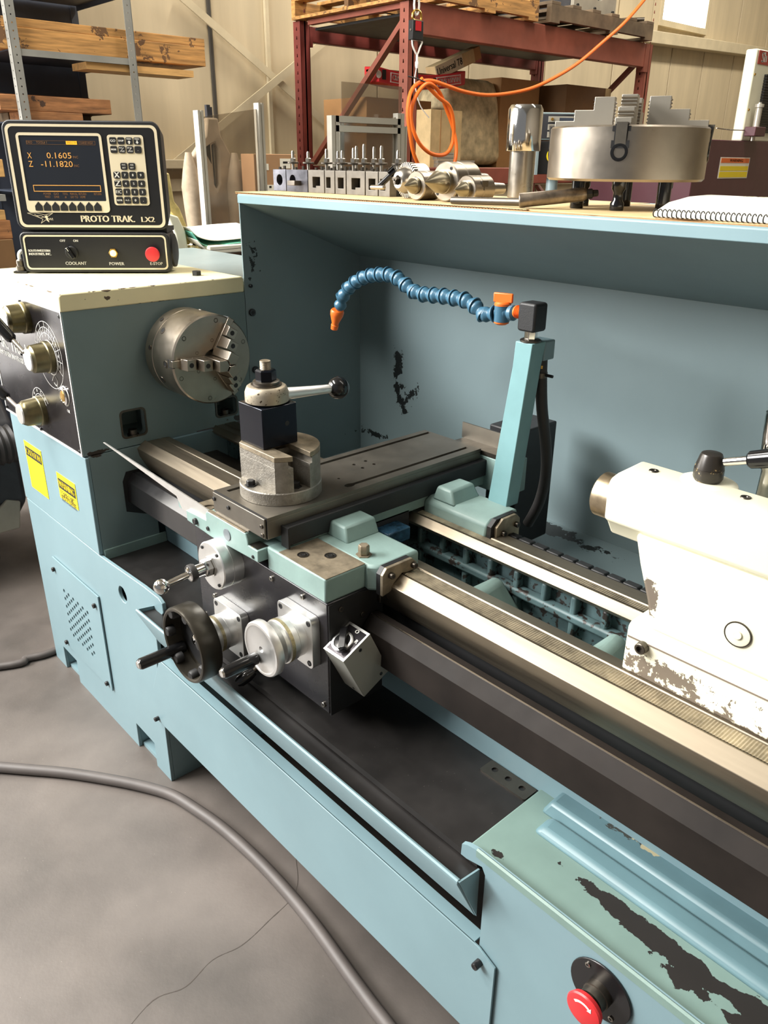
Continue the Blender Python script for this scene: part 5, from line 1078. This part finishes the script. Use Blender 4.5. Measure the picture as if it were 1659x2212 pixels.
# red case on top of boxes, with the tube carton
RC = thing('red_case', 'long red plastic tool case lying across the boxes in the rack', 'case', (-2.45, 3.45, 1.98))
def bow(y): return 1.985+.10*((y-3.42)/.5)**2*.55
bm = nb(); A = []
for i in range(15):
    y = 3.10+.81*i/14; z = bow(y); A.append([bm.verts.new(p) for p in ((-2.36, y, z), (-2.36, y, z+.085), (-2.50, y, z+.095), (-2.50, y, z))])
for a, b in zip(A, A[1:]):
    for k in range(4): bm.faces.new((a[k], a[(k+1) % 4], b[(k+1) % 4], b[k]))
bm.faces.new(A[0][::-1]); bm.faces.new(A[-1]); obj('case_shell', bm, case_r, RC, bevel=.006)
for y0, y1 in ((3.62, 3.86), (3.20, 3.40)):
    z = bow((y0+y1)/2)+.045; sl = (bow(y1)-bow(y0))/(y1-y0); u = Vector((0, 1, sl))
    bm = nb(); obox(bm, (-2.357, (y0+y1)/2, z), u, (0, -sl, 1), (1, 0, 0), y1-y0, .056, .003); pl_ = obj('case_label', bm, white_t, RC)
    bm = nb(); obox(bm, (-2.3548, (y0+y1)/2, z), u, (0, -sl, 1), (1, 0, 0), y1-y0-.012, .046, .003); obj('label_field', bm, case_r, pl_)
    bm = text(nb(), 'CRAFTSMAN', (-2.3528, (y0+y1)/2, z), u, (0, -sl, 1), .046, (y1-y0)*.86, .001); obj('label_text', bm, white_t, pl_, smooth=False)
for y in (3.10, 3.56): obj('case_badge', lathe(nb(), (-2.36, y, bow(y)+.042), (1, 0, 0), [(0, .022), (.003, .022), (.003, 0)], 20), white_t, RC); obj('case_latch', B(-2.362, -2.356, y+.03, y+.06, bow(y)+.015, bow(y)+.07), blk_m, RC)
obj('case_tray', B(-2.48, -2.38, 3.1, 3.7, 2.07, 2.083), card_d, RC)
TB = thing('tube_carton', 'white and cream light-tube carton lying on the red case', 'box', (-2.4, 3.83, 2.12))
u = Vector((0, .94, .34)).normalized(); v = Vector((0, -.34, .94)).normalized(); cc = Vector((-2.42, 3.82, 2.158))
bm = nb(); obox(bm, cc, u, v, (1, 0, 0), .40, .085, .09); obj('carton_body', bm, card_l, TB, bevel=.002)
bm = nb(); obox(bm, cc+u*.235, u, v, (1, 0, 0), .07, .078, .082); obj('carton_end', bm, card, TB)
bm = nb(); obox(bm, cc+Vector((.0455, 0, 0))-u*.06, u, v, (1, 0, 0), .27, .08, .002); pl_ = obj('print_panel', bm, white_box, TB)
bm = text(nb(), 'Universal T8', cc+Vector((.0478, 0, 0))-u*.06, u, v, .062, .255, .001); obj('carton_text', bm, ink, pl_, smooth=False)
# aluminium extrusions
for i, (y0, y1, z, dx, lab) in enumerate(((3.28, 3.63, ZD+.0005, 0, 'aluminium extrusion on the rack beam edge, lower of two'), (3.275, 3.43, ZD+.0455, -.005, 'short aluminium extrusion lying on the longer one'))):
    t = thing('aluminium_extrusion', lab, 'extrusion', (-1.98, (y0+y1)/2, z), 0, 'aluminium extrusions on the rack')
    for k in (0, 1):
        q = [(-2.025+dx, z+.001+k*.022), (-1.985+dx, z+.001+k*.022), (-1.985+dx, z+.008+k*.022), (-1.990+dx, z+.009+k*.022), (-1.990+dx, z+.013+k*.022), (-1.985+dx, z+.014+k*.022), (-1.985+dx, z+.021+k*.022), (-2.025+dx, z+.021+k*.022)]
        obj('extrusion_bar', prism(nb(), q, 'y', y0, y1), extr, t)
# strap and orange cord
ST = thing('ratchet_strap', 'hanging black and red load clip on the left front upright of the rack', 'strap', (-1.9, 2.99, 2.1))
obj('chain_link', tube(nb(), [(-1.9, 2.975+.02*cos(a), 2.36+.05*sin(a)) for a in [2*pi*i/12 for i in range(12)]], .006, 8, 0, True), white_t, ST); obj('webbing', B(-1.905, -1.895, 2.955, 2.995, 2.40, 5.9), white_t, ST)
obj('top_ring', tube(nb(), [(-1.9, 2.945, 2.29), (-1.9, 2.95, 2.325), (-1.9, 2.975, 2.335), (-1.9, 3.005, 2.327), (-1.9, 3.012, 2.29), (-1.9, 2.978, 2.283)], .007, 8, 4, True), brass, ST)
obj('clip_body', B(-1.925, -1.885, 2.935, 3.02, 2.185, 2.285), blk_m, ST, bevel=.004); obj('red_label', B(-1.886, -1.883, 2.955, 3.000, 2.232, 2.280), case_r, ST); obj('clip_pin', cyl(nb(), (-1.9, 2.93, 2.235), (-1.9, 3.028, 2.235), .006, n=10), steel, ST)
obj('hook', tube(nb(), [(-1.9, 2.945, 2.185), (-1.9, 3.022, 2.188), (-1.9, 3.008, 2.15), (-1.9, 2.985, 2.115), (-1.9, 2.95, 2.155), (-1.9, 2.945, 2.185)], .005, 8, 3), white_t, ST)
obj('hook_shank', lathe(nb(), (-1.9, 2.987, 2.045), (0, 0, 1), [(0, .008), (.012, .011), (.03, .011), (.04, .007), (.07, .007), (.07, 0)], 12), white_t, ST)
obj('tie_string', tube(nb(), [(-1.9, 2.985, 2.05), (-1.905, 2.975, 1.98), (-1.9, 2.985, 1.93), (-1.905, 3.03, 1.85), (-1.9, 3.10, 1.79)], .0035, 6), white_t, ST); obj('tie_string', tube(nb(), [(-1.9, 2.99, 2.05), (-1.905, 3.005, 1.98), (-1.9, 3.01, 1.93)], .0035, 6), blk_m, ST)
oc = [(5.35, 2.75), (5.216, 2.63), (5.012, 2.466), (4.753, 2.314), (4.5, 2.182), (4.252, 2.081), (4.012, 1.999), (3.779, 1.954), (3.554, 1.934), (3.338, 1.941), (3.173, 1.964), (3.053, 1.982), (2.965, 1.965), (2.900, 1.913), (2.865, 1.815), (2.885, 1.69), (2.935, 1.58), (3.02, 1.50), (3.14, 1.47), (3.25, 1.50), (3.29, 1.60), (3.275, 1.72), (3.21, 1.84), (3.13, 1.93), (3.03, 1.965), (2.96, 1.93), (2.915, 1.85), (2.915, 1.76), (2.96, 1.66), (3.04, 1.60), (3.14, 1.583), (3.23, 1.60), (3.275, 1.66), (3.265, 1.75), (3.215, 1.85), (3.12, 1.90), (3.03, 1.96), (2.985, 1.99)]
oc2 = [(5.6, 2.95)]+oc
P2 = [(-1.85+.012*sin(i*1.3), y, z) for i, (y, z) in enumerate(oc2)]
tag(obj('orange_cord', tube(nb(), P2, .0115, 10, 6), orange_c), 'bright orange cord coiled on the rack upright and swooping up to the right', 'cord')
bm = tube(nb(), [(-1.86, 2.88, 1.995), (-1.85, 2.95, 1.985), (-1.84, 3.03, 1.965)], .004, 6); tag(obj('cord_tie', bm, blk_m), 'thin black tie holding the orange cord coil', 'cable tie')
# ================================================================ acrylic guards behind the lathe
def acrylic(name, label, x, y0, y1, z0, z1a, z1b, w, sheet, top=False):
    t = thing(name, label, 'screen', (x, (y0+y1)/2, 0), 0, 'acrylic screens in aluminium frames')
    for y, z in ((y0, z1a), (y1, z1b)):
        obj('frame_post', prism(nb(), [(x-.02, y-w/2), (x+.02, y-w/2), (x+.02, y-.003), (x+.014, y-.003), (x+.014, y+.003), (x+.02, y+.003), (x+.02, y+w/2), (x-.02, y+w/2)], 'z', 0, z), extr, t)
        obj('post_foot', B(x-.07, x+.07, y-w/2, y+w/2, 0, .03), extr, t)
    obj('acrylic_sheet', _hull(nb(), [(x-.002, y0+w/2, z0), (x+.002, y0+w/2, z0), (x+.002, y1-w/2, z0), (x-.002, y1-w/2, z0)], [(x-.002, y0+w/2, z1a+sheet), (x+.002, y0+w/2, z1a+sheet), (x+.002, y1-w/2, z1b+sheet), (x-.002, y1-w/2, z1b+sheet)]), plex, t)
    if top:
        for dz in (.0, -.045): obj('top_rail', B(x-.02, x+.02, y0, y1, z1a-.03+dz, z1a+dz), extr, t)
    return t
acrylic('acrylic_screen', 'tall smoky acrylic screen between two thin aluminium posts, behind the headstock', -1.5, 1.279, 1.594, .3, 1.742, 1.785, .028, -.025)
acrylic('acrylic_screen', 'wide aluminium framed acrylic panel left of the rack upright', -1.70, 2.19, 2.66, .3, 1.762, 1.79, .05, -.02, True)
acrylic('acrylic_screen', 'second framed acrylic panel standing just behind the wide one', -1.78, 2.30, 2.77, .3, 1.73, 1.73, .03, .20)
SM = thing('smock', 'dusty brown translucent-looking smock with an open slit, seen through the acrylic screen', 'garment', (-2.0, 1.63, 1.2))
q = [(1.50, 1.0), (1.505, 1.30), (1.475, 1.36), (1.465, 1.41), (1.49, 1.50), (1.53, 1.58), (1.60, 1.66), (1.615, 1.74), (1.68, 1.74), (1.69, 1.66), (1.75, 1.56), (1.79, 1.45), (1.785, 1.39), (1.745, 1.33), (1.74, 1.0)]
slot = [(1.632, 1.43), (1.645, 1.405), (1.660, 1.43), (1.668, 1.60), (1.652, 1.625), (1.630, 1.615)]
obj('cloth_body', plate(nb(), q, [slot], 'x', -2.03, -1.99), frost, SM, bevel=.012)
obj('inner_lining', B(-2.035, -2.031, 1.60, 1.70, 1.38, 1.65), mat('pale_lining', (206, 196, 176), .8), SM)
obj('sleeve', lathe(nb(), (-1.985, 1.50, 1.0), (0, -.02, 1), [(0, .03), (.3, .045), (.42, .05), (.5, .035), (.58, .015)], 14), frost, SM); obj('sleeve', lathe(nb(), (-1.985, 1.745, 1.0), (0, .02, 1), [(0, .03), (.3, .045), (.42, .05), (.5, .035), (.58, .015)], 14), frost, SM)
obj('hanger_strap', B(-2.03, -2.02, 1.635, 1.665, 1.70, 1.79), dark_m, SM); obj('hanger_pole', B(-2.05, -2.03, 1.64, 1.66, 0, 1.80), dark_m, SM); obj('pole_foot', B(-2.2, -1.9, 1.5, 1.8, 0, .03), dark_m, SM)
# carton on a bench, behind the tool holders
WB = thing('workbench', 'low bench behind the guard carrying a shipping carton', 'bench', (-1.9, 1.95, 0))
obj('bench_top', B(-1.925, -1.60, 1.70, 2.13, .97, 1.0), wood_p, WB)
for x in (-1.89, -1.64):
    for y in (1.74, 2.09): obj('leg', B(x-.03, x+.03, y-.03, y+.03, 0, .97), dark_m, WB)
bx_ = tag(obj('shipping_carton', B(-1.918, -1.8, 1.752, 2.02, 1.0005, 1.576), mat('carton_tan', (176, 136, 98), .7, var=.06), bevel=.003), 'tan shipping carton with white labels behind the tool holders', 'box')
for y0, y1, z0, z1 in ((1.913, 1.978, 1.508, 1.555), (1.80, 1.84, 1.50, 1.53), (1.82, 1.87, 1.40, 1.43)):
    l_ = obj('label', B(-1.7995, -1.798, y0, y1, z0, z1), paper, bx_); obj('label_print', B(-1.798, -1.7972, y0+.018, y1-.018, (z0+z1)/2, (z0+z1)/2+.010), ink, l_)
# machine behind the headstock
BM = thing('back_machine', 'cream machine with a bent casting arm behind the headstock', 'machine', (-1.2, 1.1, 0))
obj('machine_cabinet', B(-1.40, -.98, .70, 1.6, 0, 1.165), dark_m, BM)
arm = [(.86, 1.50), (.895, 1.50), (.905, 1.40), (.925, 1.375), (.945, 1.32), (.965, 1.255), (.955, 1.235), (.93, 1.24), (.915, 1.30), (.895, 1.345), (.87, 1.37)]
obj('casting_arm', prism(nb(), arm, 'x', -1.13, -1.09), mat('worn_cream_casting', (206, 186, 120), .5, var=.2, vscale=30), BM, bevel=.006)
obj('arm_side', prism(nb(), [(.85, 1.36), (.90, 1.345), (.925, 1.29), (.935, 1.17), (.89, 1.17), (.88, 1.28)], 'x', -1.10, -1.06), mach_w, BM, bevel=.006)
cb_ = obj('clamp_block', prism(nb(), [(.935, 1.18), (.985, 1.18), (.98, 1.232), (.968, 1.235), (.966, 1.205), (.958, 1.205), (.956, 1.235), (.94, 1.235)], 'x', -1.10, -1.05), mat('cream_block', (222, 206, 150), .5), BM)
obj('clamp_bolt', lathe(nb(), (-1.075, .962, 1.21), (0, .1, 1), [(0, .006), (.04, .006), (.04, .013), (.058, .013), (.058, 0)], 8), blk_m, BM)
obj('drum', lathe(nb(), (-1.20, 1.03, 1.168), (.75, -.66, 0), [(0, .055), (.05, .058), (.06, .058), (.062, .050), (.064, .050), (.066, 0)], 40), mat('bronze_drum', (152, 128, 112), .35, .6), BM)
obj('roller', lathe(nb(), (-1.15, 1.09, 1.185), (0, 1, 0), [(0, .025), (.01, .03), (.15, .03), (.15, 0)], 24), mat('bronze_roller', (150, 120, 104), .3, .7), BM)
PS = thing('paper_sheets', 'white and green paper sheets draped on the machine behind the headstock', 'paper', (-1.05, 1.08, 1.23))
def sheet(pts, x0, x1, m, nm):
    bm = nb(); c_ = crom([(0, a, b) for a, b in pts], 5); A = [[bm.verts.new((x0, p.y, p.z)), bm.verts.new((x1, p.y, p.z-.03)), bm.verts.new((x1, p.y, p.z-.032)), bm.verts.new((x0, p.y, p.z-.002))] for p in c_]
    for a, b in zip(A, A[1:]):
        for k in range(4): bm.faces.new((a[k], a[(k+1) % 4], b[(k+1) % 4], b[k]))
    bm.faces.new(A[0][::-1]); bm.faces.new(A[-1]); obj(nm, bm, m, PS)
sheet([(.925, 1.335), (.96, 1.302), (1.02, 1.285), (1.10, 1.283), (1.22, 1.288), (1.34, 1.29)], -1.35, -1.03, paper, 'top_sheet')
sheet([(.93, 1.318), (.97, 1.275), (1.03, 1.26), (1.10, 1.268), (1.20, 1.27)], -1.30, -1.02, paper_g, 'green_sheet')
sheet([(.94, 1.29), (.98, 1.255), (1.05, 1.25), (1.15, 1.252), (1.34, 1.255)], -1.28, -1.0, paper, 'lower_sheet')
obj('sheet_stack', B(-1.3, -1.0, .99, 1.34, 1.205, 1.235), paper, PS, bevel=.004)
tag(obj('rag', B(-.98, -.80, .47, .52, 1.2462, 1.2525), rust, bevel=.003), 'small rust-orange rag on the grey cover behind the display', 'rag')
# instrument console
IC = thing('instrument_console', 'two-tier grey instrument console between the steel bar and the big chuck', 'console', (-.8, 2.93, 0))
u = Vector((.62, .78, 0)); v = Vector((-.78, .62, 0))
def ibox(bm, c, su, sv, sz): return obox(bm, c, u, v, (0, 0, 1), su, sv, sz)
c0 = Vector((-.80, 2.93, 1.715))
hs_ = obj('upper_case', ibox(nb(), c0+v*.06, .24, .12, .125), grey_blue, IC, bevel=.003)
obj('upper_face', ibox(nb(), c0-v*.001, .21, .006, .11), dark_m, hs_)
for z in (.032, -.004, -.038):
    obj('module', ibox(nb(), c0-v*.006+Vector((0, 0, z))+u*.02, .165, .008, .026), mach_g, hs_); obj('module_window', ibox(nb(), c0-v*.0115+Vector((0, 0, z))+u*.035, .085, .003, .013), navy, hs_)
    obj('module_knob', lathe(nb(), c0-v*.010+Vector((0, 0, z))-u*.045, -v, [(0, .007), (.006, .006), (.006, 0)], 14), brass, hs_)
lc = obj('lower_case', ibox(nb(), c0+v*.05+Vector((0, 0, -.145)), .22, .10, .155), blk_m, IC, bevel=.003)
obj('lower_rim', ibox(nb(), c0+v*.03+Vector((0, 0, -.145))-u*.108, .012, .10, .16), grey_blue, lc)
obj('stop_ring', lathe(nb(), c0-v*.001+Vector((0, 0, -.135))-u*.02, -v, [(0, .036), (.003, .035), (.003, 0)], 28), yellow, lc); obj('stop_button', lathe(nb(), c0-v*.003+Vector((0, 0, -.135))-u*.02, -v, [(0, .014), (.012, .014), (.014, .024), (.02, .024), (.024, .015), (.024, 0)], 24), red_b, lc)
obj('console_pole', cyl(nb(), c0+v*.06+Vector((0, 0, -1.715)), c0+v*.06+Vector((0, 0, -.2)), .03, n=20), grey_blue, IC); obj('pole_base', cyl(nb(), c0+v*.06+Vector((0, 0, -1.715)), c0+v*.06+Vector((0, 0, -1.69)), .18, n=28), grey_blue, IC)
# maroon machine with its white column
MM = thing('maroon_machine', 'maroon milling machine with a tall white column at the right', 'machine', (-1.4, 5.4, 0))
obj('maroon_box', B(-1.9, -1.0, 4.72, 6.1, .9, 1.70), maroon, MM, bevel=.006); obj('machine_base', B(-2.0, -.95, 4.8, 6.2, 0, .9), maroon, MM)
wl_ = obj('warning_plate', B(-1.0, -.997, 5.075, 5.52, 1.455, 1.592), paper, MM)
for z0, z1, m in ((1.556, 1.586, orange), (1.505, 1.535, yellow), (1.462, 1.498, yellow)): obj('plate_band', B(-.997, -.9955, 5.085, 5.51, z0, z1), m, wl_)
bm = text(nb(), 'WARNING', (-.9948, 5.31, 1.571), (0, 1, 0), (0, 0, 1), .026, .2, .001); obj('plate_text', bm, ink, wl_, smooth=False)
obj('white_column', B(-1.10, -1.02, 5.385, 6.2, 1.70, 2.275), mach_w, MM, bevel=.01)
cs_ = obj('column_sign', B(-1.02, -1.016, 5.42, 5.95, 2.185, 2.268), mat('sign_red', (168, 54, 46), .4), MM)
bm = text(nb(), 'Sh', (-1.0148, 5.50, 2.226), (0, 1, .08), (0, -.08, 1), .088, None, .003); obj('sign_text', bm, white_t, cs_, smooth=False)
bm = nb()
for i in range(22): box(bm, -1.02, -1.0, 5.56, 6.1, 1.76+.017*i, 1.772+.017*i)
obj('bellows', bm, blk_m, MM, kind='stuff')
for z in (2.12, 1.90): screw(MM, (-1.02, 5.41, z), (1, 0, 0), .008, .006, brass)
obj('way_block', B(-1.0, -.92, 5.36, 5.52, 1.73, 1.79), maroon, MM, bevel=.004); obj('block_stem', cyl(nb(), (-.96, 5.42, 1.70), (-.96, 5.42, 1.73), .018, n=16), steel, MM)
obj('oil_cylinder', lathe(nb(), (-.96, 5.44, 1.79), (0, 0, 1), [(0, .022), (.12, .022), (.125, .030), (.145, .030), (.147, .012), (.155, .012), (.155, 0)], 20), extr, MM)
obj('rod', tube(nb(), [(-1.0, 4.95, 1.77), (-1.0, 5.15, 1.765), (-1.0, 5.38, 1.768)], .004, 6), steel, MM)
tag(obj('air_hose', tube(nb(), [(-.2, 2.05, 1.358), (-.16, 2.1, 1.43), (-.10, 2.16, 1.425), (-.06, 2.2, 1.37), (-.055, 2.21, 1.356)], .014, 10), white_t), 'short bent white hose under the right side of the big chuck', 'hose')
PB = thing('parts_bench', 'grey bench with small fittings behind the big chuck', 'bench', (-.2, 2.1, 0))
obj('bench_top', B(-.6, .3, 1.9, 2.5, 1.30, 1.34), grey_blue, PB); obj('bench_cabinet', B(-.55, .25, 1.95, 2.45, 0, 1.30), dark_m, PB)
# dark machine at the far left
DM = thing('dark_machine', 'dark grey machine with a ribbed handle left of the lathe', 'machine', (-1.5, -.1, 0))
obj('machine_body', prism(nb(), [(-1.2, .30), (-1.2, .62), (-1.3, .72), (-1.9, .72), (-1.9, .22), (-1.3, .22)], 'y', -.5, .20), dark_m, DM, bevel=.02)
obj('machine_top', B(-1.8, -1.25, -.45, .16, .72, .80), mat('grey_slide', (96, 96, 98), .4, .4), DM, bevel=.01)
obj('ribbed_barrel', lathe(nb(), (-1.16, -.35, .56), (0, 1, 0), [(.012*i, .075 if i % 2 else .068) for i in range(44)], 32), rubber, DM)
obj('pedestal', B(-1.75, -1.35, -.35, .10, 0, .24), dark_m, DM, bevel=.02); obj('side_bracket', prism(nb(), [(.06, .20), (.15, .20), (.17, .31), (.12, .33), (.06, .28)], 'x', -1.24, -1.19), mach_g, DM, bevel=.006)
